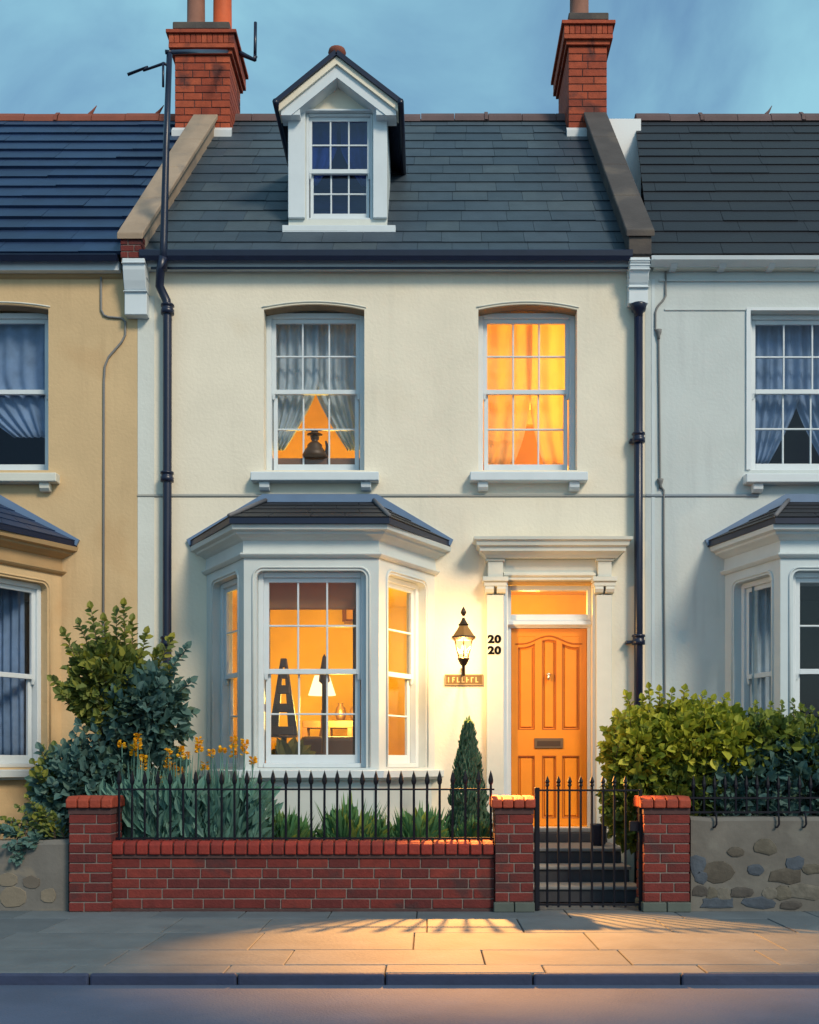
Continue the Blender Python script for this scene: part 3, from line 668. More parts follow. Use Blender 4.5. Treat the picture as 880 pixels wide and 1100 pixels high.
# door frame with transom light
yf = .12
df = thing_part('door_frame', H)
d0, d1 = X(549.5, yf), X(631, yf); dtop = Z(675, yf)
f_ = MB().box(dx0, d0-.003, yf, yf+.1, .61, 3.23).box(d1+.003, dx1, yf, yf+.1, .61, 3.23)
f_.box(d0-.003, d1+.003, yf, yf+.1, Z(634, yf), 3.23).box(d0-.003, d1+.003, yf, yf+.1, dtop+.004, Z(660, yf))
f_.build('frame', white, df, bevel=.005)
MB().prism_x([(yf-.002, Z(666, yf)), (yf-.045, Z(668, yf)), (yf-.05, Z(671.5, yf)), (yf-.02, Z(673, yf)), (yf-.002, Z(674, yf))], dx0+.002, dx1-.002).build('transom_rail', white, df, bevel=.002)
MB().box(d0-.003, d1+.003, yf+.05, yf+.055, Z(660, yf), Z(634, yf)).build('fanlight_pane', win_glass, df)

dr = thing_part('front_door', H)
yd = yf+.03
def ZD(py): return Z(py, yd)
def XD(px): return X(px, yd)
# door leaf as stiles and rails with openings for the panels
up_t = ZD(687)   # top of upper panels at centre
holes_up = [(XD(556.5), XD(574.5)), (XD(582.5), XD(597.5)), (XD(604), XD(622.5))]
hz = []
hz_u0, hz_u1 = ZD(784), ZD(684); hz_l0, hz_l1 = ZD(879), ZD(812)
for a, b in holes_up: hz += [(a, b, hz_u0, hz_u1), (a, b, hz_l0, hz_l1)]
leaf = MB().wall(d0, d1, .625, dtop, hz, yd, yd+.045)
def curve_top(x):
    c = (XD(556.5)+XD(622.5))/2; t = (x-c)/((XD(622.5)-XD(556.5))/2)
    return ZD(687) - .085*(0.5-0.5*math.cos(math.pi*min(1, abs(t)*1.15)))
for a, b in holes_up:   # curved tops of the upper panels
    n = 8
    for i in range(n):
        xa, xb = a+(b-a)*i/n, a+(b-a)*(i+1)/n; za, zb_ = curve_top(xa), curve_top(xb)
        leaf.add([(xa,yd,za),(xb,yd,zb_),(xb,yd,hz_u1),(xa,yd,hz_u1),(xa,yd+.045,za),(xb,yd+.045,zb_)], [(0,1,2,3),(0,4,5,1)])
leaf.build('door_leaf', door_orange, dr, bevel=.003)
for k, (a, b) in enumerate(holes_up):
    for upper in (True, False):
        lo, hi = (hz_u0, hz_u1) if upper else (hz_l0, hz_l1)
        top = (lambda x: curve_top(x)) if upper else (lambda x: hi)
        MB().box(a-.003, b+.003, yd+.022, yd+.04, lo-.003, hi+.003).build('panel', door_orange, dr)
        g = .028; n = 6; m_ = MB(); pts = [(a+g, lo+g)]+[(a+g+(b-a-2*g)*i/n, top(a+g+(b-a-2*g)*i/n)-g) for i in range(n+1)]+[(b-g, lo+g)]
        m_.prism(pts, yd+.006, yd+.024); m_.build('raised_field', door_orange, dr, bevel=.006)
        pts2 = [(a+.004, lo+.004)]+[(a+.004+(b-a-.008)*i/n, top(a+.004+(b-a-.008)*i/n)-.004) for i in range(n+1)]+[(b-.004, lo+.004)]
        t = MB(); t.tube([(x, yd+.004, z) for x, z in pts2]+[(pts2[0][0], yd+.004, pts2[0][1])], .0065, 6); t.build('panel_moulding', door_dark, dr)
n = 24; t = MB()
xs_ = [XD(554)+(XD(625)-XD(554))*i/n for i in range(n+1)]
t.tube([(x, yd-.002, curve_top(x)+.038) for x in xs_], .008, 6); t.build('arched_moulding', door_dark, dr)
lb = MB().box(XD(574), XD(605), yd-.014, yd-.0005, ZD(804), ZD(793)); lbo = lb.build('letterbox', brass, dr, bevel=.004)
MB().box(XD(577), XD(602), yd-.019, yd-.0145, ZD(801.5), ZD(796)).build('letterbox_flap', mat('brass_dark', (.14, .08, .05), .45, metal=.8), dr, bevel=.002)
kk = MB(); kk.lathe([(.0, 0), (.022, .004), (.024, .02), (.0, .035)], (XD(589), yd-.02, ZD(726)), 12); kk.tube([(XD(589), yd-.02, ZD(724)), (XD(589), yd-.035, ZD(728)), (XD(589), yd-.028, ZD(731))], [.012, .015, .009], 8)
kk.build('knocker', nickel, dr, smooth=True)
MB().box(dx0-.12, dx1+.14, -.10, yf+.08, .565, .609).build('threshold', step_tread, H, bevel=.006)

# drain pipes
def pipe(parent, pts, r, collars, m, name='drainpipe'):
    p = thing_part(name, parent)
    MB().tube(pts, r, 12).build('pipe', m, p, smooth=True)
    for (x, y, z, w) in collars:
        MB().lathe([(r*1.05, -.05), (r*1.55, -.045), (r*1.55, .0), (r*1.35, .01), (r*1.35, .035), (r*1.6, .04), (r*1.5, .06), (r*1.05, .065)], (x, y, z), 12).build('collar', m, p, smooth=True)
        MB().box(x-w, x+.02, y+.0, -.0015 if y < 0 else y+.05, z-.03, z+.0).build('pipe_bracket', m, p, bevel=.004)
    return p
yp = -.09
x1_, x2_ = X(175, yp), X(180, yp)
pipe(H, [(X(176, -.2), -.22, Z(276, -.22)), (X(175, yp), -.2, Z(290, -.2)), (X(172, yp), yp-.02, Z(308, yp)), (X(179, yp), yp, Z(323, yp)), (X(180, yp), yp, Z(334, yp)), (X(179.5, yp), yp, Z(720, yp)), (X(179.5, yp), yp, .02)], .046,
     [(X(180, yp), yp, Z(333, yp), .06), (X(179.5, yp), yp, Z(513, yp), .07), (X(179.5, yp), yp, Z(690, yp), .06)], navy)
pr_ = pipe(H, [(X(686, yp), yp, Z(330, yp)), (X(686, yp), yp, Z(600, yp)), (X(686, yp), yp, .02)], .046,
     [(X(686, yp), yp, Z(471, yp), .09), (X(686, yp), yp, Z(688, yp), .13)], navy)
MB().lathe([(.045, -.08), (.05, -.02), (.075, 0), (.085, .05), (.085, .07), (.07, .075)], (X(686, yp), yp, Z(334, yp)), 14).build('hopper_head', navy, pr_, smooth=True)

# rooms behind the windows
def room(parent, x0, x1, y0, y1, z0, z1, m):
    MB().add([(x0,y0,z0),(x1,y0,z0),(x1,y1,z0),(x0,y1,z0),(x0,y0,z1),(x1,y0,z1),(x1,y1,z1),(x0,y1,z1)],
        [(0,1,2,3),(4,5,6,7),(1,2,6,5),(2,3,7,6),(3,0,4,7)]).build('room_lining', m, parent)
room(H, -2.6, .3, .302, 3.2, .6, 3.42, room_wall)
room(H, -2.6, -.2, .302, 2.6, 3.9, 6.5, room_wall)
room(H, .1, 2.25, .302, 2.2, 3.95, 6.5, room_pale)
room(H, .45, 2.2, .302, 2.6, .55, 3.5, room_wall)
# ceiling and floor of the bay itself
for z_, nm in ((3.30, 'bay_ceiling'), (1.0, 'bay_floor')):
    MB().add([(-2.3, .0, z_), (-1.76, -.86, z_), (-.54, -.86, z_), (0, .0, z_), (0, .302, z_), (-2.3, .302, z_)], [(0,1,2,3,4,5)]).build(nm, room_wall, H)
def lamp(name, loc, e, col=(1, .50, .16), r=.1):
    l = bpy.data.lights.new(name, 'POINT'); l.energy = e; l.color = col; l.shadow_soft_size = r
    o = bpy.data.objects.new(name, l); COL.objects.link(o); o.location = loc; return o

# ================================================================== OCHRE HOUSE (left)
O = thing('terraced_house', 'ochre rendered house with navy slate roof at the left edge', 'house')
OX0 = LX-5.6
owx0, owx1 = X(52)-1.09, X(52)
MB().wall(OX0, LX-.002, 0, Z(290), [(owx0, owx1, wz0+.0, wz1, 'seg', .05), (-2.25-4.01, -.06-4.01, .95, 3.25)], .0, .3).build('front_wall', ochre, O)
ow = thing_part('window', O); sash(ow, owx0, owx1, wz0-.01, 6.205, .16, meet=Z(421, .2), fw=.06, cols=1, bars=(0, 0), gmat=win_glass)
so_ = MB()
for i in range(14):
    t0, t1 = i/7-1, (i+1)/7-1
    xa, xb = owx0+.002+(1.086)*(t0+1)/2, owx0+.002+(1.086)*(t1+1)/2; za, zb_ = wz1-.004-.05*t0*t0, wz1-.004-.05*t1*t1
    so_.add([(xa,.001,za),(xb,.001,zb_),(xb,.158,zb_),(xa,.158,za),(xa,.001,za-.006),(xb,.001,zb_-.006),(xb,.158,zb_-.006),(xa,.158,za-.006)], [(4,7,6,5),(0,4,5,1),(3,2,6,7)])
so_.build('soffit', brown_soffit, O)
pts = [(owx0-.02+1.13*i/14, -.002, wz1+.02-.05*(i/7-1)**2) for i in range(15)]
MB().tube(pts, .009, 6).build('arch_moulding', trim, O, smooth=True)
sill(ow, owx0-.1, X(60, -.13), Z(517, -.13), Z(506, -.13), trim)
oe = thing_part('eaves', O)
MB().box(OX0, X(131), -.115, -.0015, Z(290, -.115), Z(280.5, -.115)).build('fascia', white, oe)
MB().prism_x([(a_, c_-.045*(1 if i in (0, 1, 2) else .12)) for i, (a_, c_) in enumerate(gp)], OX0, X(131)).build('gutter', navy, oe)
MB().prism_x([(-.0015, Z(291)), (-.04, Z(291)), (-.025, Z(298)), (-.0015, Z(300))], OX0, X(132)).build('eaves_cove', ochre_trim, oe)
roof(O, OX0, OX0, -3.20, -3.02, slate_navy, nc=14, w=.95, ridge=ridge_red, spikes=(8, 10, 11), lift=.034)
bay(O, -2.38-4.01, -1.815-4.01, -.486-4.01, .07-4.01, 1.0, ochre, white, slate_navy, -1.74-4.01, -.62-4.01, ochre_trim, -2.56-4.01, .24-4.01, barset=((0, 0), (0, 0)), fcols=1)
room(O, -6.6, -3.6, .302, 2.6, .6, 3.42, room_dark); room(O, -5.5, -3.8, .302, 2.0, 3.9, 6.5, room_dark)
yc = -.012
cb = tag(MB().tube([(X(109), yc, Z(287)), (X(109), yc, Z(333)), (X(112), yc, Z(339)), (X(117), yc, Z(341)), (X(131), yc, Z(342)), (X(135), yc, Z(346)), (X(135), yc, Z(360)), (X(131), yc, Z(368)), (X(117), yc, Z(384)), (X(113), yc, Z(394)), (X(112), yc, Z(410)), (X(111), yc, .1)], .012, 8).build('wall_cable', wire, None, smooth=True),
     'thin grey cable with a double bend clipped to the ochre wall', 'cable')

# ================================================================== PALE BLUE HOUSE (right)
Bh = thing('terraced_house', 'pale blue rendered house with near-black slate roof at the right edge', 'house')
BX1 = RX+5.6
bwx0 = X(806); bwx1 = bwx0+1.12
MB().wall(RX+.002, BX1, 0, Z(280), [(bwx0, bwx1, wz0, Z(334)), (3.3, 5.05, .95, 3.25)], 0, .3).build('front_wall', blue_stucco, Bh)
bw = thing_part('window', Bh); sash(bw, bwx0, bwx1, wz0-.01, Z(334)-.001, .10, meet=Z(421, .15), fw=.05)
sill(bw, X(802, -.13), bwx1+.12, Z(518, -.13), Z(507, -.13), white)
MB().wall(bwx0-.045, bwx1+.045, wz0+.002, Z(331), [(bwx0, bwx1, wz0+.001, Z(334))], -.02, -.001).build('window_architrave', white, bw, bevel=.004)
be = thing_part('eaves', Bh)
MB().prism_x([(-.09, Z(282, -.2)), (-.21, Z(279, -.2)), (-.22, Z(275, -.2)), (-.19, Z(274, -.2)), (-.09, Z(274, -.2))], X(700, -.2), BX1).build('gutter', white, be)
MB().box(X(703, -.1), BX1, -.089, -.0015, Z(288, -.09), Z(281, -.09)).build('fascia', trim, be)
for k in range(9):
    c = X(724, -.12)+k*.52
    MB().prism_x([(-.0016, Z(288)), (-.14, Z(288)), (-.15, Z(290)), (-.11, Z(293)), (-.0016, Z(293))], c-.035, c+.035).build('eaves_bracket', white, be, bevel=.004)
MB().prism_x([(-.0015, Z(303)), (-.02, Z(302.5)), (-.02, Z(301)), (-.0015, Z(300))], RX+.15, BX1).build('string_course', blue_stucco, Bh)
MB().prism_x([(-.0015, Z(334)), (-.012, Z(333.5)), (-.012, Z(332)), (-.0015, Z(331.5))], X(714), X(803)).build('string_course', blue_stucco, Bh)
MB().prism_x([(-.014, Z(533)), (-.001, Z(534.5)), (-.001, Z(530.5)), (-.012, Z(531.5))], RX+.01, X(815)).build('string_course', mat('string_blue', (.25, .29, .33), .8), Bh)
MB().box(X(700), X(703.5), -.004, -.0005, .02, Z(300)).build('corner_bead', bay_blue, Bh)
roof(Bh, 2.36, 2.83, BX1, BX1, slate_dark, nc=15, w=.8, ridge=ridge_brown, spikes=(3,))
MB().hexa([(2.30,2.9,7.5),(2.84,2.9,7.5),(2.84,3.1,7.5),(2.30,3.1,7.5),(2.30,2.9,9.9),(2.84,2.9,9.9),(2.84,3.1,9.9),(2.30,3.1,9.9)]).build('gable_wall', mat('white_render', (.82, .83, .84), .9, bump=.2), Bh)
bay(Bh, 3.19, 3.47, 4.95, 5.25, 1.0, bay_blue, white, slate_dark, 3.86, 4.6, bay_blue, 3.0, 5.44, barset=((0, 0), (1, 0)), fcols=2)
room(Bh, 2.9, 5.5, .302, 2.6, .6, 3.42, room_dark); room(Bh, 3.2, 5.0, .302, 2.0, 3.9, 6.5, room_dark)
yc = -.014
rp_ = thing('waste_pipe', 'thin grey pipe with small joints down the pale blue wall', 'pipe')
MB().tube([(X(715), yc, Z(292)), (X(715), yc, Z(318)), (X(713), yc, Z(322)), (X(706), yc, Z(330)), (X(704), yc, Z(336)), (X(704), yc, Z(354)), (X(707), yc, Z(362)), (X(707.5), yc, Z(366)), (X(709), yc, Z(515)), (X(709.5), yc, Z(522)), (X(713), yc, Z(527)), (X(713), yc, Z(600)), (X(714), yc, Z(740)), (X(714), yc, .1)], .011, 8).build('pipe', wire, rp_, smooth=True)
for (px, py) in ((707.3, 358), (709, 518)):
    MB().lathe([(.014, -.07), (.018, -.03), (.03, .0), (.036, .03), (.014, .035)], (X(px), yc-.005, Z(py)), 10).build('joint', wire, rp_, smooth=True)

# ------------------------------------------------------------------ roof-top aerial, mast
ms = thing('aerial_mast', 'tall navy mast standing in front of the left chimney with a slanting arm', 'mast')
ym = -.20
MB().tube([(X(175.5, ym), ym, Z(290, ym)), (X(176, ym), ym, Z(260, ym)), (X(178.5, ym), ym, Z(160, ym)), (X(182, ym), ym, Z(58, ym))], [.042, .040, .034, .030], 10).build('pole', navy, ms, smooth=True)
MB().tube([(X(178, ym), ym-.02, Z(57, ym)), (X(184, ym), ym, Z(56, ym)), (X(212, .8), .8, Z(55, .8)), (X(244, 2.66), 2.66, Z(55, 2.66))], .022, 8).build('stay_bar', navy, ms, smooth=True)
MB().tube([(X(137, ym), ym, Z(80, ym)), (X(158, ym), ym, Z(72, ym)), (X(155, ym), ym-.01, Z(76, ym)), (X(176, ym), ym, Z(68, ym)), (X(182, ym), ym, Z(71, ym))], .016, 7).build('arm', navy, ms, smooth=True)
MB().tube([(X(176, ym), ym-.03, Z(69, ym)), (X(176, ym), ym-.03, Z(95, ym))], .013, 7).build('dropper', navy, ms, smooth=True)
ae = thing('television_aerial', 'small bent navy aerial fixed to the right side of the left chimney', 'aerial')
ya = 3.1
MB().tube([(X(253, ya), ya, Z(55, ya)), (X(260, ya), ya, Z(58, ya)), (X(273, ya), ya, Z(64, ya)), (X(274.5, ya), ya, Z(60, ya))], [.03, .035, .03, .03], 8).build('arm', navy, ae, smooth=True)
MB().tube([(X(274, ya), ya, Z(65, ya)), (X(274.5, ya), ya, Z(24, ya))], .022, 8).build('rod', navy, ae, smooth=True)

# ------------------------------------------------------------------ steps
st = thing('front_steps', 'dark stone steps rising behind the gate to the orange door', 'steps')
sx0, sx1 = .62, 1.955
for i, (z1_, ya_, wr) in enumerate(((.16, -1.64, 0), (.31, -1.26, -.0), (.46, -.92, -.0))):
    z0_ = z1_-.155 if i else .0
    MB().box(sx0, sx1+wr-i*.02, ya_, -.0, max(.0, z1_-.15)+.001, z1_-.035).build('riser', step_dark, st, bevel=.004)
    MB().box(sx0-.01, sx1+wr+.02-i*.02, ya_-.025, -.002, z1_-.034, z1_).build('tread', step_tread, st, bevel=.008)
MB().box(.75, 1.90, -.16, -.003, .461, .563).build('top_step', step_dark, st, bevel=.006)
bt = tag(MB().lathe([(.06, 0), (.075, .02), (.085, .2), (.09, .22), (.07, .22), (.065, .05)], (1.74, -.60, .462), 14).build('plant_pot', navy, None, smooth=True), 'small navy empty pot on the steps beside the orange door', 'pot')

# ------------------------------------------------------------------ lantern, number, plaque
YL = -.72
lx, lt = X(498, YL), 0
ln_ = thing('wall_lantern', 'bronze wall lantern with amber cap and clear glass beside the door', 'lantern')
def ZL(py): return Z(py, YL)
MB().lathe([(.0, 0), (.012, .004), (.03, .035), (.022, .06), (.0, .10)], (lx, YL, ZL(662)), 10).build('finial', bronze, ln_, smooth=True)
MB().lathe([(.055, -.02), (.06, -.01), (.045, .0), (.022, .04), (.014, .06)], (lx, YL, ZL(670)), 6, R(30)).build('cap_collar', bronze, ln_)
MB().lathe([(.125, 0), (.05, .105)], (lx, YL, ZL(684)), 6, R(30)).build('cap', amber_cap, ln_)
MB().lathe([(.10, -.035), (.14, -.01), (.135, .005), (.12, .006)], (lx, YL, ZL(684.5)), 6, R(30)).build('rim', bronze, ln_)
zt_, zb_ = ZL(687), ZL(707)
for k in range(6):
    a = R(30+60*k); MB().tube([(lx+.10*math.cos(a), YL+.10*math.sin(a), zt_), (lx+.052*math.cos(a), YL+.052*math.sin(a), zb_)], .0065, 6).build('glazing_bar', bronze, ln_)
    a2 = R(90+60*k); A, B3 = a, a2
    MB().add([(lx+.096*math.cos(A), YL+.096*math.sin(A), zt_), (lx+.096*math.cos(B3), YL+.096*math.sin(B3), zt_), (lx+.05*math.cos(B3), YL+.05*math.sin(B3), zb_), (lx+.05*math.cos(A), YL+.05*math.sin(A), zb_)], [(0,1,2,3)]).build('glass', lamp_glass, ln_)
MB().lathe([(.012, -.16), (.018, -.155), (.016, -.06), (.03, -.05), (.055, .0), (.062, .01), (.058, .02)], (lx, YL, ZL(709)), 10).build('stem', bronze, ln_, smooth=True)
MB().tube([(lx, YL, ZL(716)), (lx, YL+.12, ZL(722)), (lx, -.09, ZL(716)), (lx, -.004, ZL(712))], .011, 8).build('bracket', bronze, ln_, smooth=True)
MB().lathe([(.0, 0), (.02, .02), (.026, .06), (.02, .10), (.0, .12)], (lx, YL, ZL(704)), 12).build('bulb', emit('bulb_glow', (1, .8, .45), 2), ln_, smooth=True)
lamp('lantern_light', (lx, YL-.0, ZL(697)), 108, (1, .60, .25), .05).parent = ln_
sp = bpy.data.lights.new('added_pavement_spot', 'SPOT'); sp.energy = 1900; sp.color = (1, .40, .08); sp.spot_size = R(36); sp.spot_blend = .6; sp.shadow_soft_size = .045  # spot added by the lantern to throw an orange pool on the pavement
spo = bpy.data.objects.new('added_pavement_spot', sp); COL.objects.link(spo); spo.parent = ln_
spo.location = (lx, YL-.16, ZL(712))
tgt = Vector((.75, -3.6, 0)); spo.rotation_euler = (spo.location - tgt).to_track_quat('Z', 'Y').to_euler(); spo.scale = (2.5, 1, 1)

def text_mesh(body, size, m, parent, loc, name, bold=.0, ext=.004):
    c = bpy.data.curves.new(name, 'FONT'); c.body = body; c.size = size; c.extrude = ext; c.offset = bold; c.align_x = 'CENTER'; c.align_y = 'CENTER'
    o = bpy.data.objects.new(name, c); COL.objects.link(o)
    dg = bpy.context.evaluated_depsgraph_get(); me = bpy.data.meshes.new_from_object(o.evaluated_get(dg)); bpy.data.objects.remove(o)
    me.materials.clear(); me.materials.append(m)
    q = bpy.data.objects.new(name, me); COL.objects.link(q); q.parent = parent; q.location = loc; q.rotation_euler = (R(90), 0, 0); return q
hn = thing('house_number', 'black metal house number 20 repeated on two lines beside the lantern', 'house number')
for row, py in enumerate((687, 699)):
    for ch, px in (('2', 527.6), ('0', 534.8)):
        q = text_mesh(ch, .112, ink, hn, (X(px, -.085), -.085, Z(py, -.085)), 'numeral', .0058); q.scale.x = 1.18
pq = thing('name_plaque', 'small tan plaque with worn pale lettering under the lantern', 'plaque')
MB().box(X(478), X(519), -.022, -.0015, Z(736.5), Z(724.5)).build('plate', plaque_mat, pq, bevel=.004)
bm_ = MB(); a, b, c, d = X(478), X(519), Z(736.5), Z(724.5)
bm_.box(a, b, -.03, -.0225, d-.014, d).box(a, b, -.03, -.0225, c, c+.014).box(a, a+.014, -.03, -.0225, c+.0145, d-.0145).box(b-.014, b, -.03, -.0225, c+.0145, d-.0145)
bm_.build('border', mat('plaque_edge', (.25, .17, .085), .5), pq, bevel=.002)
for i, px in enumerate((482.5, 487, 492, 497, 502, 507, 512)):
    k = MB(); xx = X(px); z0_, z1_ = Z(733.3), Z(727.6); k.box(xx-.012, xx+.0, -.028, -.0224, z0_, z1_)
    if i in (1, 5): k.box(xx+.0002, xx+.018, -.027, -.0223, z1_-.01, z1_)
    if i in (2, 6, 3): k.box(xx+.0002, xx+.018, -.027, -.0223, z0_, z0_+.01)
    if i in (1, 4): k.box(xx+.0002, xx+.015, -.0265, -.0222, (z0_+z1_)/2-.005, (z0_+z1_)/2+.005)
    k.build('letter', plaque_letter, pq)

# ------------------------------------------------------------------ interiors
lamp('sitting_room_light', (-1.05, 1.2, 1.95), 78, (1, .66, .12), .12)
lamp('sitting_room_ceiling_light', (-1.4, 1.2, 2.9), 4, (1, .6, .12), .12)
lamp('bedroom_light', (1.98, 1.25, 5.5), 62, (1, .53, .17), .15)
lamp('landing_light', (-1.22, 1.0, 4.35), 44, (1, .62, .08), .1)
lamp('hall_light', (1.2, 1.2, 3.1), 42, (1, .56, .09), .1)
def XY(px, Y): return X(px, Y)
Yl = .55
tl = thing('table_lamp', 'lit table lamp with cream shade seen through the bay window', 'lamp')
cx0 = X(346, Yl)
MB().lathe([(.155, 0), (.085, .22)], (cx0, Yl, Z(747, Yl)), 20).build('lamp_shade', shade_cream, tl, smooth=True)
MB().lathe([(.07, 0), (.075, .02), (.02, .05), (.018, .3), (.04, .4), (.015, .5), (.012, .7)], (cx0, Yl, 1.2), 14).build('lamp_base', brass, tl, smooth=True)
Yo = -.35
to = thing('tower_ornament', 'dark openwork tower ornament standing inside the bay window at left', 'ornament')
cx1 = X(305, Yo); zb0, zt0 = Z(790, Yo), Z(708, Yo)
o_ = MB(); hw = .105; tw_ = .018
for s_ in (-1, 1): o_.hexa([(cx1+s_*hw-.055,Yo-.03,zb0),(cx1+s_*hw+.045,Yo-.03,zb0),(cx1+s_*hw+.045,Yo+.03,zb0),(cx1+s_*hw-.055,Yo+.03,zb0),(cx1+s_*tw_-.014,Yo-.02,zt0),(cx1+s_*tw_+.014,Yo-.02,zt0),(cx1+s_*tw_+.014,Yo+.02,zt0),(cx1+s_*tw_-.014,Yo+.02,zt0)])
for f_0 in (.06, .36, .60, .80, .95):
    h_ = hw+(tw_-hw)*f_0; z_ = zb0+(zt0-zb0)*f_0; o_.box(cx1-h_-.01, cx1+h_+.01, Yo-.032, Yo+.032, z_-.045, z_+.045)
o_.build('tower_body', wood_dark, to, bevel=.006)
MB().lathe([(.11, 0), (.11, .03), (.03, .06), (.03, zb0-1.24-.03), (.14, zb0-1.24-.02), (.14, zb0-1.24-.002)], (cx1, Yo, 1.24), 14).build('pedestal', wood_dark, to)
Yq = -.2
sd = thing('slender_stand', 'slim dark pointed stand in front of the lit lamp inside the bay', 'stand')
cx2 = X(348.5, Yq)
MB().lathe([(.08, 0), (.08, .03), (.028, .06), (.026, Z(735, Yq)-1.05), (.06, Z(732, Yq)-1.05), (.05, Z(722, Yq)-1.05), (.02, Z(706, Yq)-1.05), (.0, Z(702, Yq)-1.05)], (cx2, Yq, 1.05), 12).build('stand_body', wood_dark, sd, smooth=True)
Yw = 1.6
dw = thing('sideboard', 'brown sideboard with open shelves at the back of the lit sitting room', 'sideboard')
MB().box(X(325, Yw), X(400, Yw), Yw, Yw+.4, Z(782, Yw), Z(774, Yw)).build('top', wood_mid, dw, bevel=.006)
MB().box(X(325, Yw), X(400, Yw), Yw, Yw+.4, Z(812, Yw), Z(796, Yw)).build('drawer_front', wood_dark, dw, bevel=.006)
for px in (327, 352, 376, 398): MB().box(X(px, Yw)-.03, X(px, Yw)+.03, Yw, Yw+.36, Z(796, Yw), Z(782, Yw)).build('divider', wood_mid, dw)
for px, py, r_ in ((366, 771, .07), (383, 769, .09)):
    tag(MB().lathe([(r_*.6, 0), (r_, .08), (r_*.8, .16), (r_*.4, .2), (r_*.5, .22)], (X(px, Yw+.2), Yw+.2, Z(774, Yw)+.001), 12).build('vase', brass, None, smooth=True), 'round brown vase on the sideboard, %s' % ('left of the pair' if px < 370 else 'right of the pair'), 'vase')
pf = thing('picture_frame', 'arched picture frame high on the sitting room wall behind the bay', 'picture')
Yr = 3.1
pts = [(X(370, Yr), Z(668, Yr)), (X(396, Yr), Z(668, Yr)), (X(396, Yr), Z(652, Yr)), (X(391, Yr), Z(644, Yr)), (X(383, Yr), Z(641, Yr)), (X(375, Yr), Z(644, Yr)), (X(370, Yr), Z(652, Yr))]
MB().prism(pts, Yr, Yr+.04).build('canvas', mat('canvas_gold', (.62, .36, .12), .7), pf)
MB().tube([(x, Yr-.01, z) for x, z in pts+[pts[0]]], .03, 6).build('frame', wood_mid, pf)
sf = thing('sofa', 'dark sofa back seen low in the bay front window', 'sofa')
MB().box(X(322, .2), X(396, .2), .2, .42, .9, Z(791, .2)).build('backrest', wood_dark, sf, bevel=.05, seg=3)
MB().box(X(335, .2), X(396, .2), .425, .95, .9, Z(815, .4)).build('seat', wood_dark, sf, bevel=.03)
# drapes of the bay
def curtain(name, label, px0, px1, py0, py1, Y, m, waves=7, amp=.025, gather=None, grp=None):
    x0, x1, z0, z1 = X(px0, Y), X(px1, Y), Z(py1, Y), Z(py0, Y); nx, nz_ = 48, 16; vs = []; fs = []
    for j in range(nz_+1):
        v = j/nz_; z = z1+(z0-z1)*v
        xa, xb = (x0, x1) if gather is None else gather(v, x0, x1)
        for i in range(nx+1):
            u = i/nx; vs.append((xa+(xb-xa)*u, Y+amp*math.sin(u*waves*2*math.pi+.6*math.sin(v*3)), z))
    for j in range(nz_):
        for i in range(nx): fs.append((j*(nx+1)+i, j*(nx+1)+i+1, (j+1)*(nx+1)+i+1, (j+1)*(nx+1)+i))
    o = MB().add(vs, fs).build(name, m, None, smooth=True); sm = o.modifiers.new('thick', 'SOLIDIFY'); sm.thickness = .002
    return tag(o, label, 'curtain', grp)
curtain('curtain', 'dark drape gathered at the left of the bay front window', 282, 290, 612, 812, -.62, drape, 2, .03)
curtain('curtain', 'dark drape gathered at the right of the bay front window', 379, 392, 612, 812, -.62, drape, 2, .03)
curtain('blind', 'half lowered brown roller blind in the bay front window', 284, 390, 605, 655, -.70, mat('blind_brown', (.45, .27, .12), .9, trans=.5), 1, .002)
# upper left: net curtains parted over an orange glow
Yu = .34
gl = lambda v, a, b: (a, b-(b-a)*(.0 if v < .5 else ((v-.5)/.5)**1.3*.66))
gr = lambda v, a, b: (a+(b-a)*(.0 if v < .5 else ((v-.5)/.5)**1.3*.66), b)
curtain('curtain', 'left half of the parted net curtain in the upper left window', 286, 343, 335, 484, Yu, net, 6, .022, gl)
curtain('curtain', 'right half of the parted net curtain in the upper left window', 335, 393, 335, 484, Yu+.05, net, 6, .022, gr)
fg = thing('figurine', 'dark hatted figurine silhouetted on the upper left window ledge', 'ornament')
MB().lathe([(.13, 0), (.14, .03), (.12, .07), (.085, .12), (.08, .15), (.05, .175), (.032, .19), (.045, .21), (.05, .235), (.042, .25), (.085, .256), (.087, .263), (.045, .27), (.04, .295), (.018, .325), (.0, .332)], (X(339, .36), .28, Z(493, .3)), 14).build('body', wood_dark, fg, smooth=True)
MB().tube([(X(350, .3), .29, Z(493, .3)), (X(352, .3), .29, Z(480, .3)), (X(350, .3), .29, Z(474, .3))], [.025, .02, .01], 8).build('tail', wood_dark, fg, smooth=True)
MB().box(-1.75, -.7, .262, .301, 4.3, Z(493.2, .3)).build('window_ledge', wood_mid, w_ul)
# upper right: sheer warm curtains and furniture
g1 = lambda v, a, b: (a, b-(b-a)*v**4*.35); g2 = lambda v, a, b: (a+(b-a)*v**4*.30, b)
curtain('curtain', 'left glowing sheer curtain in the upper right window', 512, 572, 335, 500, .36, net_warm, 3, .014, g1)
curtain('curtain', 'right glowing sheer curtain in the upper right window', 568, 624, 335, 500, .37, net_warm, 3, .014, g2)
bd = thing('bed', 'orange bed with low headboard inside the glowing upper right room', 'bed')
MB().box(X(523, .9), X(592, .9), .9, 1.9, 3.96, Z(455, .9)).build('mattress', mat('bed_orange', (.78, .42, .05), .9), bd, bevel=.03)
MB().box(X(548, 1.95), X(588, 1.95), 1.95, 2.0, 3.96, Z(440, 1.95)).build('headboard', mat('headboard', (.55, .30, .10), .8), bd, bevel=.01)
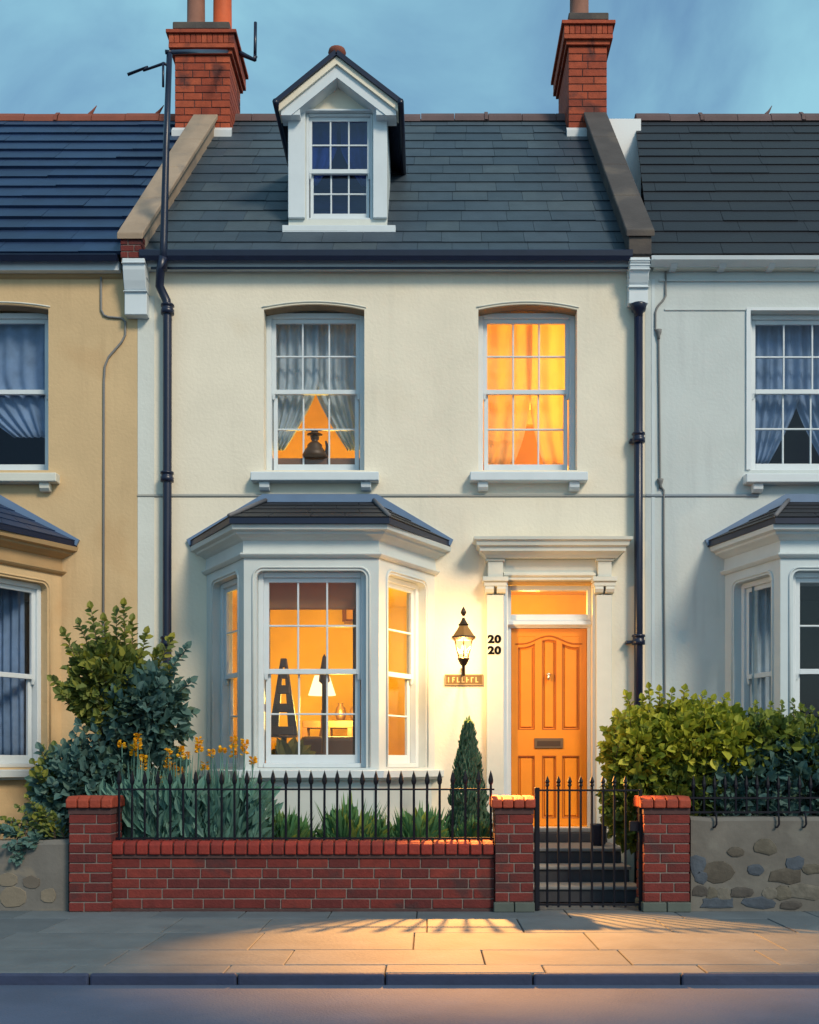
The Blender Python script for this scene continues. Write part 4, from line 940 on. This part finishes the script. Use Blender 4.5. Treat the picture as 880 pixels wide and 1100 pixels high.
# neighbours
curtain('curtain', 'blue net curtain in the upper window of the ochre house', owx0*100+460, 52, 335, 470, .30, net_blue, 6, .02, gr)
curtain('curtain', 'left blue net curtain in the upper window of the blue house', 806, 862, 335, 500, .30, net_blue, 5, .02, gl)
curtain('curtain', 'right blue net curtain in the upper window of the blue house', 850, 905, 335, 500, .32, net_blue, 5, .02, gr)
curtain('curtain', 'pale drape inside the left pane of the blue house bay', 808, 834, 618, 815, -.35, net, 3, .02)
curtain('curtain', 'dark blue drape inside the bay of the ochre house', -10, 26, 618, 815, -.12, net_blue, 4, .02)
curtain('curtain', 'left dim net curtain in the dormer window', 329, 362, 118, 200, DY+.25, net_blue, 3, .015, gl)
curtain('curtain', 'right dim net curtain in the dormer window', 366, 400, 118, 200, DY+.25, net_blue, 3, .015, gr)

# ================================================================== GARDEN WALL, PIERS, GATE
def pier(px0, px1, cap0, cap1, label, plinth, yfront=WY, dep=.36, ztop=None):
    p = thing('brick_pier', label, 'gate pier', 'brick piers of the front garden')
    x0, x1 = X(px0, yfront), X(px1, yfront); zt = ztop or Z(871, yfront)
    b = MB(); c = MB(); z0 = .0
    if plinth:
        q = MB(); xm_ = (x0+x1)/2; q.box(x0-.012, xm_-.004, yfront-.012, yfront+dep+.01, 0, .085).box(xm_+.004, x1+.012, yfront-.012, yfront+dep+.01, 0, .085); q.build('plinth', green_stone, p, bevel=.006); z0 = .087
    bricks(b, c, x0, x1, yfront, yfront+dep, z0, zt-.031, bh=.089, seed=px0)
    b.build('brickwork', brick_red, p, bevel=.005); c.build('mortar_core', mortar, p)
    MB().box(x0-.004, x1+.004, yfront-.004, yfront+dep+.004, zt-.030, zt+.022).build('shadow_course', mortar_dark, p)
    n = 4; a, d = X(cap0, yfront-.03), X(cap1, yfront-.03)-.01; w = (d-a)/n; k = MB(); zc = zt+.024; h = Z(853, yfront)-.02-zc
    for i in range(n):
        xa, xb = a+i*w+.003, a+(i+1)*w-.003
        k.prism_x([(yfront-.035, zc), (yfront+dep+.03, zc), (yfront+dep+.03, zc+h*.7), (yfront+dep-.02, zc+h), (yfront+.03, zc+h+.0), (yfront-.035, zc+h*.72)], xa, xb)
    k.build('cap', brick_cap, p, bevel=.012, seg=2)
    return p
pier(74, 119, 70, 122, 'tall red brick pier at the left end of the garden wall', False)
pier(532, 573, 528, 577, 'red brick pier between railing wall and gate, on green stone base', True)
pier(692, 741, 689, 744, 'red brick pier between gate and rubble stone wall', True)
gw = thing('brick_wall', 'low red brick garden wall with upright coping bricks under black railings', 'wall')
wx0, wx1 = X(119, WY+.03)+.002, X(532, WY)-.002; y0w = WY+.06; dep = .22
b = MB(); c = MB(); bricks(b, c, wx0, wx1, y0w, y0w+dep, .02, Z(922, y0w), bl=.27, bh=.092, seed=9)
b.build('brickwork', brick_red, gw, bevel=.005); c.build('mortar_core', mortar, gw)
MB().box(wx0, wx1, y0w-.02, y0w+dep+.01, 0, .019).build('footing', mortar_dark, gw)
zc0, zc1 = Z(918, y0w), Z(903.5, y0w)
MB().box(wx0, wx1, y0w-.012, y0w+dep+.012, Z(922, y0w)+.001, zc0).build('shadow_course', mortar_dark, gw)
cp = MB(); n = 31; w = (wx1-wx0)/n
for i in range(n):
    a = wx0+i*w+.006; e = wx0+(i+1)*w-.006; o = random.uniform(-.003, .003)
    cp.prism_x([(y0w-.035+o, zc0+.001), (y0w+dep+.035, zc0+.001), (y0w+dep+.035, zc1-.03), (y0w+dep+.0, zc1), (y0w+.0, zc1+o), (y0w-.035+o, zc1-.03)], a, e)
cp.build('coping', brick_soldier, gw, bevel=.010, seg=2)
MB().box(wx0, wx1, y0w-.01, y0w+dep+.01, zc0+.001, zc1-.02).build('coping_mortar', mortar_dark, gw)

def railing(label, x0, x1, yr, zb, ztop, zrail, spacing, name='railing', cat='railing', bw=.0115):
    r = thing(name, label, cat)
    MB().box(x0-.03, x1+.03, yr-.012, yr+.012, zb+.01, zb+.028).build('bottom_rail', black_iron, r)
    MB().box(x0-.03, x1+.03, yr-.010, yr+.010, zrail-.008, zrail+.008).build('top_rail', black_iron, r)
    n = round((x1-x0)/spacing); proto = None
    for i in range(n+1):
        xx = x0+(x1-x0)*i/n
        if proto is None:
            h = ztop-zb; q = MB().tube([(0, 0, 0), (0, 0, h-.13)], bw, 6)
            q.lathe([(bw, 0), (bw*1.7, .015), (bw*2.0, .04), (bw*1.2, .085), (0, .13)], (0, 0, h-.13), 6)
            proto = q.build('bar', black_iron, r); o = proto
        else:
            o = proto.copy(); COL.objects.link(o); o.parent = r
        o.location = (xx, yr, zb+random.uniform(-.004, .004)); o.rotation_euler = (0, R(random.uniform(-.4, .4)), 0)
    return r
yr = y0w+.10
railing('black spear topped railing on the low brick wall', X(128, yr), X(527.5, yr), yr, zc1-.003, Z(827, yr), Z(848, yr), .1135)
# gate
yg = WY+.10
g = thing('garden_gate', 'black iron spear topped gate between two brick piers', 'gate')
gx0, gx1 = X(577, yg), X(688.5, yg)
MB().box(gx0-.022, gx0+.022, yg-.022, yg+.022, .004, Z(846, yg)).build('gate_post', black_iron, g, bevel=.005)
MB().box(gx1-.018, gx1+.012, yg-.018, yg+.018, .004, Z(848, yg)).build('gate_post', black_iron, g, bevel=.005)
MB().box(gx0+.023, gx1-.019, yg-.010, yg+.010, Z(850, yg), Z(848, yg)).build('top_rail', black_iron, g)
MB().box(gx0+.023, gx1-.019, yg-.010, yg+.010, .045, .065).build('bottom_rail', black_iron, g)
proto = None
for k in range(8):
    xx = X(588+12.0*k, yg)
    if proto is None:
        h = Z(833, yg)-.03; q = MB().tube([(0, 0, 0), (0, 0, h-.10)], .0105, 6); q.lathe([(.0105, 0), (.020, .012), (.014, .03), (.022, .045), (.011, .075), (0, .10)], (0, 0, h-.10), 8)
        proto = q.build('bar', black_iron, g); o = proto
    else: o = proto.copy(); COL.objects.link(o); o.parent = g
    o.location = (xx, yg, .03)
MB().tube([(gx0-.06, yg, Z(870, yg)), (gx0, yg-.01, Z(868, yg))], .012, 6).build('hinge', black_iron, g)
MB().box(gx1-.10, gx1-.019, yg-.02, yg+.02, Z(893, yg), Z(882, yg)).build('latch', black_iron, g, bevel=.004)
MB().box(gx1-.016, gx1+.01, yg-.03, yg-.0185, Z(905, yg), Z(875, yg)).build('latch_plate', black_iron, g, bevel=.003)

# right rubble wall
rw = thing('stone_wall', 'grey rubble stone wall with embedded brown and blue stones', 'wall')
ry = WY+.06; rx0, rx1 = X(742, ry)+.002, 9.0; rzt = Z(878, ry)
q = MB(); nxx = 40; vs = []; fs = []
top = [rzt+random.uniform(-.012, .012) for _ in range(nxx+1)]
for i in range(nxx+1):
    xx = rx0+(rx1-rx0)*i/nxx
    for yy, zz in ((ry, 0), (ry-.0, top[i]-.03), (ry+.03, top[i]), (ry+.27, top[i]), (ry+.3, top[i]-.03), (ry+.3, 0)): vs.append((xx, yy+(random.uniform(-.006, .006) if zz else 0), zz))
for i in range(nxx):
    for k in range(6): fs.append((i*6+k, i*6+(k+1)%6, (i+1)*6+(k+1)%6, (i+1)*6+k))
fs.append(list(range(6))); fs.append([nxx*6+k for k in range(6)])
q.add(vs, fs).build('wall_body', rubble, rw)
stones = [(772, 937, 28, 22, 9), (822, 910, 23, 14, 7), (813, 935, 15, 10, 6), (842, 941, 30, 15, 9), (752, 957, 14, 12, 7), (765, 960, 11, 12, 7), (778, 962, 14, 13, 7), (797, 959, 22, 11, 8), (828, 960, 17, 12, 7),
          (841, 959, 16, 16, 6), (868, 958, 34, 15, 8), (770, 974, 30, 12, 8), (815, 974, 28, 12, 8), (855, 928, 16, 14, 7), (872, 934, 20, 10, 7), (750, 930, 14, 22, 7), (753, 942, 14, 14, 6), (900, 930, 26, 18, 8), (930, 955, 30, 16, 8), (850, 976, 20, 8, 7), (790, 915, 16, 9, 7)]
for (px, py, w_, h_, nn_) in stones:
    n2 = 10; rw_ = w_/2*.0112; rh_ = h_/2*.0108; cx3, cz3 = X(px, ry), Z(py, ry)
    cz3 = max(cz3, rh_+.01); s_ = MB(); pts = []
    for k in range(n2):
        a = 2*math.pi*k/n2; e = 3.2; rr = 1/((abs(math.cos(a))**e+abs(math.sin(a))**e)**(1/e))*random.uniform(.72, 1.06)
        pts.append((cx3+rw_*rr*math.cos(a), cz3+rh_*rr*math.sin(a)))
    vs = [(x, ry+.01, z) for x, z in pts]+[(cx3+(x-cx3)*.93, ry-.006, cz3+(z-cz3)*.9) for x, z in pts]+[(cx3+(x-cx3)*.6, ry-.010, cz3+(z-cz3)*.6) for x, z in pts]
    fs = [(k, (k+1)%n2, (k+1)%n2+n2, k+n2) for k in range(n2)]+[(k+n2, (k+1)%n2+n2, (k+1)%n2+2*n2, k+2*n2) for k in range(n2)]+[[2*n2+k for k in range(n2)]]
    s_.add(vs, fs).build('stone', random.choice([mat('s%d%d' % (px, py), random.choice([(.075, .065, .052), (.10, .09, .07), (.13, .12, .10), (.065, .058, .052)]) if (px, py) not in ((813, 935), (770, 974), (815, 974), (750, 930), (855, 928), (753, 942)) else (.055, .070, .092), .85, var=.25, vscale=9, bump=.6, bscale=25)]), rw, smooth=False)
rr = railing('dark plain railing above the rubble stone wall', X(745, ry+.12), X(905, ry+.12), ry+.12, rzt+.02, Z(832, ry+.12), Z(833, ry+.12)-.2, .0975, bw=.010)
for px in (769, 836, 865):
    xx = X(px, ry); MB().tube([(xx, ry+.12, rzt+.035), (xx, ry+.0, rzt+.035), (xx, ry-.025, rzt+.0), (xx, ry-.03, rzt-.06), (xx-.012, ry-.02, rzt-.085), (xx-.03, ry-.02, rzt-.088)], .009, 6).build('hook', black_iron, rr, smooth=True)
# left grey wall
lw = thing('rendered_wall', 'weathered grey rendered wall left of the tall brick pier', 'wall')
ly = WY+.10; q = MB(); vs = []; fs = []; lx0, lx1 = -9.0, X(74, ly)-.004
for i in range(31):
    xx = lx0+(lx1-lx0)*i/30; zt = Z(903, ly)+random.uniform(-.012, .012)
    for yy, zz in ((ly, 0), (ly, zt-.04), (ly+.04, zt), (ly+.22, zt), (ly+.26, zt-.04), (ly+.26, 0)): vs.append((xx, yy, zz))
for i in range(30):
    for k in range(6): fs.append((i*6+k, i*6+(k+1)%6, (i+1)*6+(k+1)%6, (i+1)*6+k))
fs.append(list(range(6))); fs.append([30*6+k for k in range(6)])
q.add(vs, fs).build('wall_body', rend_grey, lw)
for (px, py, w_, h_) in ((14, 967, 34, 26), (34, 948, 22, 16), (8, 945, 26, 16), (52, 962, 20, 18)):
    n2 = 12; cx3, cz3 = X(px, ly), Z(py, ly); cz3 = max(cz3, h_*.0041+.01); pts = []
    for k in range(n2):
        a = 2*math.pi*k/n2; rr_ = random.uniform(.85, 1.05); pts.append((cx3+w_*.0041*rr_*math.cos(a), cz3+h_*.0041*rr_*math.sin(a)))
    vs = [(x, ly+.01, z) for x, z in pts]+[(cx3+(x-cx3)*.9, ly-.008, cz3+(z-cz3)*.9) for x, z in pts]
    fs = [(k, (k+1)%n2, (k+1)%n2+n2, k+n2) for k in range(n2)]+[[n2+k for k in range(n2)]]
    MB().add(vs, fs).build('stone', mat('ls%d' % px, random.choice([(.22, .185, .13), (.19, .16, .12), (.13, .11, .09)]), .9, var=.15, bump=.4), lw)

# ================================================================== PLANTS
def leaf(mb, p, d, up, size, wid=.55, fold=.12):
    """one pointed leaf, 6 verts"""
    d = d.normalized(); s_ = d.cross(up)
    if s_.length < 1e-3: s_ = d.cross(Vector((1, 0, 0)))
    s_.normalize(); n = s_.cross(d); w = size*wid*.5
    a = p; m1 = p+d*size*.35; m2 = p+d*size*.72; e = p+d*size-n*size*.12
    mb.add([a, m1+s_*w+n*size*fold, m2+s_*w*.75+n*size*fold*.6, e, m2-s_*w*.75+n*size*fold*.6, m1-s_*w+n*size*fold], [(0,1,2,3), (0,3,4,5)])
def rv(): return Vector((random.gauss(0, 1), random.gauss(0, 1), random.gauss(0, 1))).normalized()
def sprig(mb, st_, p0, p1, n=14, size=.07, r=.006, wid=.62, start=.35, bend=.05):
    p0, p1 = Vector(p0), Vector(p1); mid = (p0+p1)/2+rv()*bend
    c = lambda t: p0*(1-t)**2+mid*2*t*(1-t)+p1*t*t
    st_.tube([c(i/5) for i in range(6)], [r*(1-.8*i/5)+.001 for i in range(6)], 5)
    ax = (p1-p0).normalized()
    for i in range(n):
        t = start+(1-start)*(i/(n-1)); p = c(t); a = i*2.4+random.random()
        o = ax.orthogonal().normalized(); o.rotate(Matrix.Rotation(a, 3, ax))
        d = (ax*.7+o*1.0).normalized(); leaf(mb, p, d, rv()*.4+Vector((0, -.5, .7)), size*random.uniform(.75, 1.2)*(1.05-.35*t), wid)
    leaf(mb, p1, ax, Vector((0, -1, .2)), size*.8, wid)
def cloud(mb, blobs, n, size, wid=.7, edge=.55):
    tot = sum(b[3]*b[5] for b in blobs)
    for (cx_, cy_, cz_, rx, ry_, rz_) in blobs:
        for _ in range(int(n*rx*rz_/tot)):
            u = rv(); rad = edge+(1-edge)*random.random()**.6
            p = Vector((cx_+u.x*rx*rad, cy_+u.y*ry_*rad, max(.05, cz_+u.z*rz_*rad)))
            d = (u+rv()*.8+Vector((0, 0, .3))).normalized()
            leaf(mb, p, d, (rv()+Vector((0, -.6, .4))), size*random.uniform(.5, 1.3), wid*random.uniform(.8, 1.1))
def V(px, py, Y): return Vector((X(px, Y), Y, Z(py, Y)))
# tall shrub behind the left pier
Ys = -1.35
sh = thing('tall_shrub', 'tall shrub with upright sprigs, olive tips and blue green skirt by left pier', 'shrub')
stm, lo_, lt_ = MB(), MB(), MB()
root = Vector((X(135, Ys), Ys, .03))
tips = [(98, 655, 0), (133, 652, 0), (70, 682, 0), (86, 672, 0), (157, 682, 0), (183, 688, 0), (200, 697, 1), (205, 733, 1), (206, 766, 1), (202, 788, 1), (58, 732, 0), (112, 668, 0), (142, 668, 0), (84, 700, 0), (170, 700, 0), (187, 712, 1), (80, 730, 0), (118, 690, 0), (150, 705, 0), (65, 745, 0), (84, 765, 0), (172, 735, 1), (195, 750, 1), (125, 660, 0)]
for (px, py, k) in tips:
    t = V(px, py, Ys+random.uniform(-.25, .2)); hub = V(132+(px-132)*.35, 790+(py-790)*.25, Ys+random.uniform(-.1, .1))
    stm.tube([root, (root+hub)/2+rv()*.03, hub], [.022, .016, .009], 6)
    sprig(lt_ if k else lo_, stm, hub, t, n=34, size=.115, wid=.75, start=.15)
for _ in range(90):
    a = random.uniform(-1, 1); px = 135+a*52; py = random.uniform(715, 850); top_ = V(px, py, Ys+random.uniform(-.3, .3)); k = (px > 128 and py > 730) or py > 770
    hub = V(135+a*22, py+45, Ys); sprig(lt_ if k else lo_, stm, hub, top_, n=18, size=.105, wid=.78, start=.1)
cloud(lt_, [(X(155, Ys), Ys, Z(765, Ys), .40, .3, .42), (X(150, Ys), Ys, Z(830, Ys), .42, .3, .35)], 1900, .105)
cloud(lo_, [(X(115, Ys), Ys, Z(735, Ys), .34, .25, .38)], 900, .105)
stm.build('branch', bark, sh); lo_.build('foliage', leaf_olive, sh)['label'] = 'olive green upper foliage'; lt_.build('foliage', leaf_teal, sh)['label'] = 'blue green lower foliage'  # olive above, teal below: light from overhead put into the leaf colours
# lower shrub spilling behind the pier
Ys = -1.5
s2 = thing('round_shrub', 'bushy blue green shrub spreading left behind the tall brick pier', 'shrub')
stm, a1, a2 = MB(), MB(), MB(); root = Vector((X(80, Ys), Ys, .03))
for i in range(60):
    ang = random.uniform(-1.25, 1.0); rad = random.uniform(.5, 1.0)
    px = 78+math.sin(ang)*55*rad; py = 880-math.cos(ang)*97*rad; k = px < 62 and py < 850 and random.random() < .7
    sprig(a2 if k else a1, stm, root.lerp(V(80, 860, Ys), .8)+rv()*.05, V(px, py, Ys+random.uniform(-.3, .3)), n=22, size=.105, wid=.78, start=.25)
cloud(a1, [(X(85, Ys), Ys, Z(850, Ys), .40, .3, .38), (X(70, Ys), Ys, Z(880, Ys), .32, .25, .25)], 1500, .105)
a1.build('foliage', leaf_teal, s2); a2.build('foliage', leaf_olive, s2); stm.build('branch', bark, s2)
Ys = WY+.2
iv = thing('trailing_ivy', 'small trailing ivy spilling over the grey rendered wall', 'ivy'); stm, a1, a2 = MB(), MB(), MB()
for (x0_, y0_, x1_, y1_) in ((60, 900, 20, 868), (60, 900, 5, 880), (55, 895, 30, 858), (45, 895, 8, 908), (40, 898, 14, 922), (60, 900, 45, 870), (20, 895, 2, 890), (30, 895, -20, 885), (30, 897, -40, 893), (70, 900, 58, 876), (50, 902, 30, 905)):
    p1 = V(x1_, y1_, WY+.03 if y1_ > 900 else Ys); sprig(a1 if y1_ > 885 else a2, stm, V(x0_, y0_, Ys), p1, n=26, size=.07, wid=.8, start=.05)
    sprig(a1, stm, V(x0_, y0_, Ys), p1+Vector((.04, .05, -.03)), n=22, size=.07, wid=.8, start=.05)
a1.build('foliage', leaf_teal, iv); a2.build('foliage', leaf_olive, iv); stm.build('branch', bark, iv)
# hedge at right: lime bush and darker bush
Ys = -1.55
h1 = thing('lime_bush', 'dense lime green leafy bush beside the gate and right pier', 'bush'); stm, a1, a2 = MB(), MB(), MB()
for (px, py) in ((673, 748), (697, 740), (708, 743), (722, 745), (735, 742), (745, 752), (690, 752), (662, 770), (650, 785), (648, 800), (647, 815), (648, 850), (650, 868), (755, 748), (765, 752), (779, 750), (790, 760), (672, 885), (676, 900)):
    sprig(a1, stm, V(705+(px-705)*.6, 810+(py-810)*.3, Ys), V(px, py, Ys+random.uniform(-.2, .15)), n=22, size=.088, wid=.85, start=.1)
X_ = lambda px: X(px, Ys); Z_ = lambda py: Z(py, Ys)
for i in range(130):
    px = random.uniform(660, 790); py = random.uniform(758, 800) + (abs(px-720)/60)**2*6
    sprig(a1, stm, V(px+random.uniform(-10, 10), py+45, Ys), V(px, py, Ys+random.uniform(-.35, .3)), n=16, size=.088, wid=.85, start=.05)
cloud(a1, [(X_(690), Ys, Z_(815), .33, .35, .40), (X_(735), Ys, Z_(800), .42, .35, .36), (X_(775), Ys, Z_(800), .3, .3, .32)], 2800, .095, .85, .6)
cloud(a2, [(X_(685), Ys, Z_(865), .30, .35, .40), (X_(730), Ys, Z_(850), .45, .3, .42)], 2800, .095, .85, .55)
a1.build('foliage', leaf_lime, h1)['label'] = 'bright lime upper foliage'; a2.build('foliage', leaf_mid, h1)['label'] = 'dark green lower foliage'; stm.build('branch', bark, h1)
h2 = thing('dark_bush', 'dark blue green hedge bush behind the rubble wall railing', 'bush'); stm, a1, a2 = MB(), MB(), MB()
for i in range(120):
    px = random.uniform(760, 960); py = random.uniform(762, 800)
    sprig(a2, stm, V(px+random.uniform(-10, 10), py+50, Ys), V(px, py, Ys+random.uniform(-.3, .3)), n=16, size=.075, wid=.8, start=.05)
for (px, py) in ((806, 765), (812, 757), (828, 758), (840, 757), (852, 755), (860, 760), (872, 763)): sprig(a2, stm, V(px, 800, Ys), V(px, py, Ys), n=16, size=.065, wid=.8)
cloud(a1, [(X_(800), Ys, Z_(840), .5, .35, .42), (X_(860), Ys, Z_(835), .5, .35, .45), (X_(930), Ys, Z_(835), .5, .35, .45), (X_(780), Ys, Z_(870), .45, .3, .3)], 4500, .10, .8, .55)
cloud(a2, [(X_(820), Ys, Z_(800), .45, .3, .25), (X_(880), Ys, Z_(800), .45, .3, .25)], 1200, .095, .8, .6)
a1.build('foliage', leaf_teal, h2); a2.build('foliage', leaf_mid, h2)['label'] = 'olive top foliage'; stm.build('branch', bark, h2)
# conifer
Yc = -1.25
cn = thing('conifer', 'slim cone shaped dwarf conifer against the cream wall left of the door', 'conifer'); a1 = MB(); cxx = X(503, Yc); ztop = Z(778, Yc)
for i in range(3800):
    t = random.random()**.72; z = ztop*(1-t)+.06*t; r_ = (.265*(t**.72))*random.uniform(.72, 1.06)*(1+.10*math.sin(z*21+math.sin(i)*.2))
    a = random.uniform(0, 2*math.pi); p = Vector((cxx+(r_*math.cos(a)), Yc+r_*math.sin(a), z)); d = Vector((math.cos(a)*.5, math.sin(a)*.5, 1.0))+rv()*.25
    leaf(a1, p, d, Vector((math.cos(a), math.sin(a), 0)), random.uniform(.05, .085), .5)
leaf(a1, Vector((cxx, Yc, ztop-.03)), Vector((.1, 0, 1)), Vector((0, -1, 0)), .12, .35)
a1.build('foliage', leaf_cone, cn); MB().tube([(cxx, Yc, .02), (cxx, Yc, ztop-.08)], [.03, .008], 6).build('trunk', bark, cn)
# blade plants
def blades(mb, base, n, h0, h1, spread, wid=.035, droop=.35, seg=5):
    for i in range(n):
        a = random.uniform(0, 2*math.pi); h = random.uniform(h0, h1); sp_ = spread*random.random()**.6; w = wid*random.uniform(.7, 1.2)
        d = Vector((math.cos(a), math.sin(a)*.6, 0)); s_ = Vector((-math.sin(a), math.cos(a), 0)); vs = []
        b0 = base+d*.03+Vector((random.uniform(-.05, .05), random.uniform(-.04, .04), 0))
        for k in range(seg+1):
            t = k/seg; p = b0+d*(sp_*t**1.3)+Vector((0, 0, h*(t-droop*t**3*.5*(sp_/spread)))); ww = w*(.55+.9*t*(1-t)*2)*(1-t**3)
            vs += [p-s_*ww*.5, p+Vector((0, 0, -.3*ww))+d*.0, p+s_*ww*.5]
        fs = []
        for k in range(seg): fs += [(k*3, k*3+1, k*3+4, k*3+3), (k*3+1, k*3+2, k*3+5, k*3+4)]
        mb.add(vs, fs)
fl = [(131, 800), (144, 806), (154, 820), (148, 797), (172, 838), (181, 809), (194, 808), (200, 812), (214, 801), (227, 810), (239, 805), (251, 810), (263, 803), (272, 818), (220, 823), (193, 830), (180, 820), (185, 824), (251, 798)]
defs = [(150, 'left yellow flowered clump of teal blades behind the railing', [f for f in fl if f[0] < 166]),
        (195, 'middle yellow flowered clump of teal blades behind the railing', [f for f in fl if 166 <= f[0] < 218]),
        (243, 'right yellow flowered clump of teal blades beside the bay', [f for f in fl if f[0] >= 218])]
Yf = -1.7
for px, lab, fls in defs:
    t = thing('flowering_plant', lab, 'plant', 'yellow flowering plants along the railing'); m_ = MB(); base = Vector((X(px, Yf), Yf, .03))
    blades(m_, base, 150, .75, 1.40, .38, .085, .5); blades(m_, base+Vector((.1, .08, 0)), 110, .5, 1.15, .42, .11, .6); blades(m_, base, 80, 1.1, 1.48, .28, .05, .2); 
    for _ in range(480):
        a = random.uniform(-1, 1); zz = random.uniform(.3, 1.0); p = Vector((base.x+a*.36*(1.1-.4*abs(zz-.8)), Yf+random.uniform(-.2, .25), zz))
        leaf(m_, p, Vector((a*.7+random.gauss(0, .35), random.gauss(0, .3), 1)), Vector((random.gauss(0, .5), -1, .3)), random.uniform(.12, .24), .34)
    m_.build('leaves', blade_teal, t)
    for (fx, fy) in fls:
        f = MB(); yy = Yf+random.uniform(-.12, .1); top_ = V(fx, fy, yy); sm = MB().tube([base+Vector(((top_.x-base.x)*.4, 0, 0)), (base+top_)/2+Vector(((top_.x-base.x)*.35, 0, 0)), top_], .006, 5)
        hgt = random.choice([.07, .10, .14])
        for k in range(int(hgt*300)):
            u = random.random(); a = random.uniform(0, 6.28); r_ = .026*(1-.5*u); p = top_+Vector((r_*math.cos(a)*.4, r_*math.sin(a)*.4, -hgt*.5+hgt*u))
            leaf(f, p, Vector((math.cos(a), math.sin(a), .35)), rv(), .038, .8)
        o = f.build('flower_spike', flower_y, t); sm.build('stem', blade_teal, o)
Yf = -1.45
for px, w_, h_, lab in ((308, .32, .88, 'spiky green plant under the bay window, nearest the yellow flowers'), (375, .36, .98, 'tallest spiky green plant, under the middle of the bay window'), (402, .22, .82, 'narrow spiky plant tucked beside the tallest spiky one'), (450, .36, .92, 'spiky green plant between the bay and the conifer'), (508, .22, .80, 'low spiky plant in front of the conifer foot')):
    t = thing('spiky_plant', lab, 'plant', 'spiky plants behind the railing'); m_ = MB(); base = Vector((X(px, Yf), Yf+(-.15 if px > 500 else 0), .03))
    blades(m_, base, 170, h_*.5, h_*1.05, w_, .095, .2); blades(m_, base, 60, h_*.3, h_*.8, w_*1.3, .09, .3); 
    for _ in range(330):
        u = rv(); p = Vector((base.x+u.x*w_*.62, base.y+u.y*.2, max(.1, h_*.48+u.z*h_*.32)))
        leaf(m_, p, Vector((u.x*.9, u.y*.5-.1, .9)), Vector((random.gauss(0, .4), -1, .3)), random.uniform(.09, .16), .42)
    m_.build('leaves', blade_green, t)
# leafy house plant inside the bay
hp = thing('house_plant', 'broad leaved olive house plant at the lower left of the bay window', 'plant')
m_ = MB(); bp0 = Vector((X(312, -.62), -.62, 1.27))
for i in range(26):
    a = random.uniform(-1.3, 1.3); d = Vector((math.sin(a), random.uniform(-.3, .3), math.cos(a)*.9+.1)); leaf(m_, bp0+d*.05, d, Vector((0, -1, .3)), random.uniform(.14, .28), .5)
m_.build('leaves', mat('house_leaf', (.12, .11, .02), .5, trans=.3), hp)
MB().lathe([(.06, 0), (.085, .10), (.09, .12), (.07, .12)], (bp0.x, bp0.y, 1.24), 14).build('pot', wood_dark, hp, smooth=True)
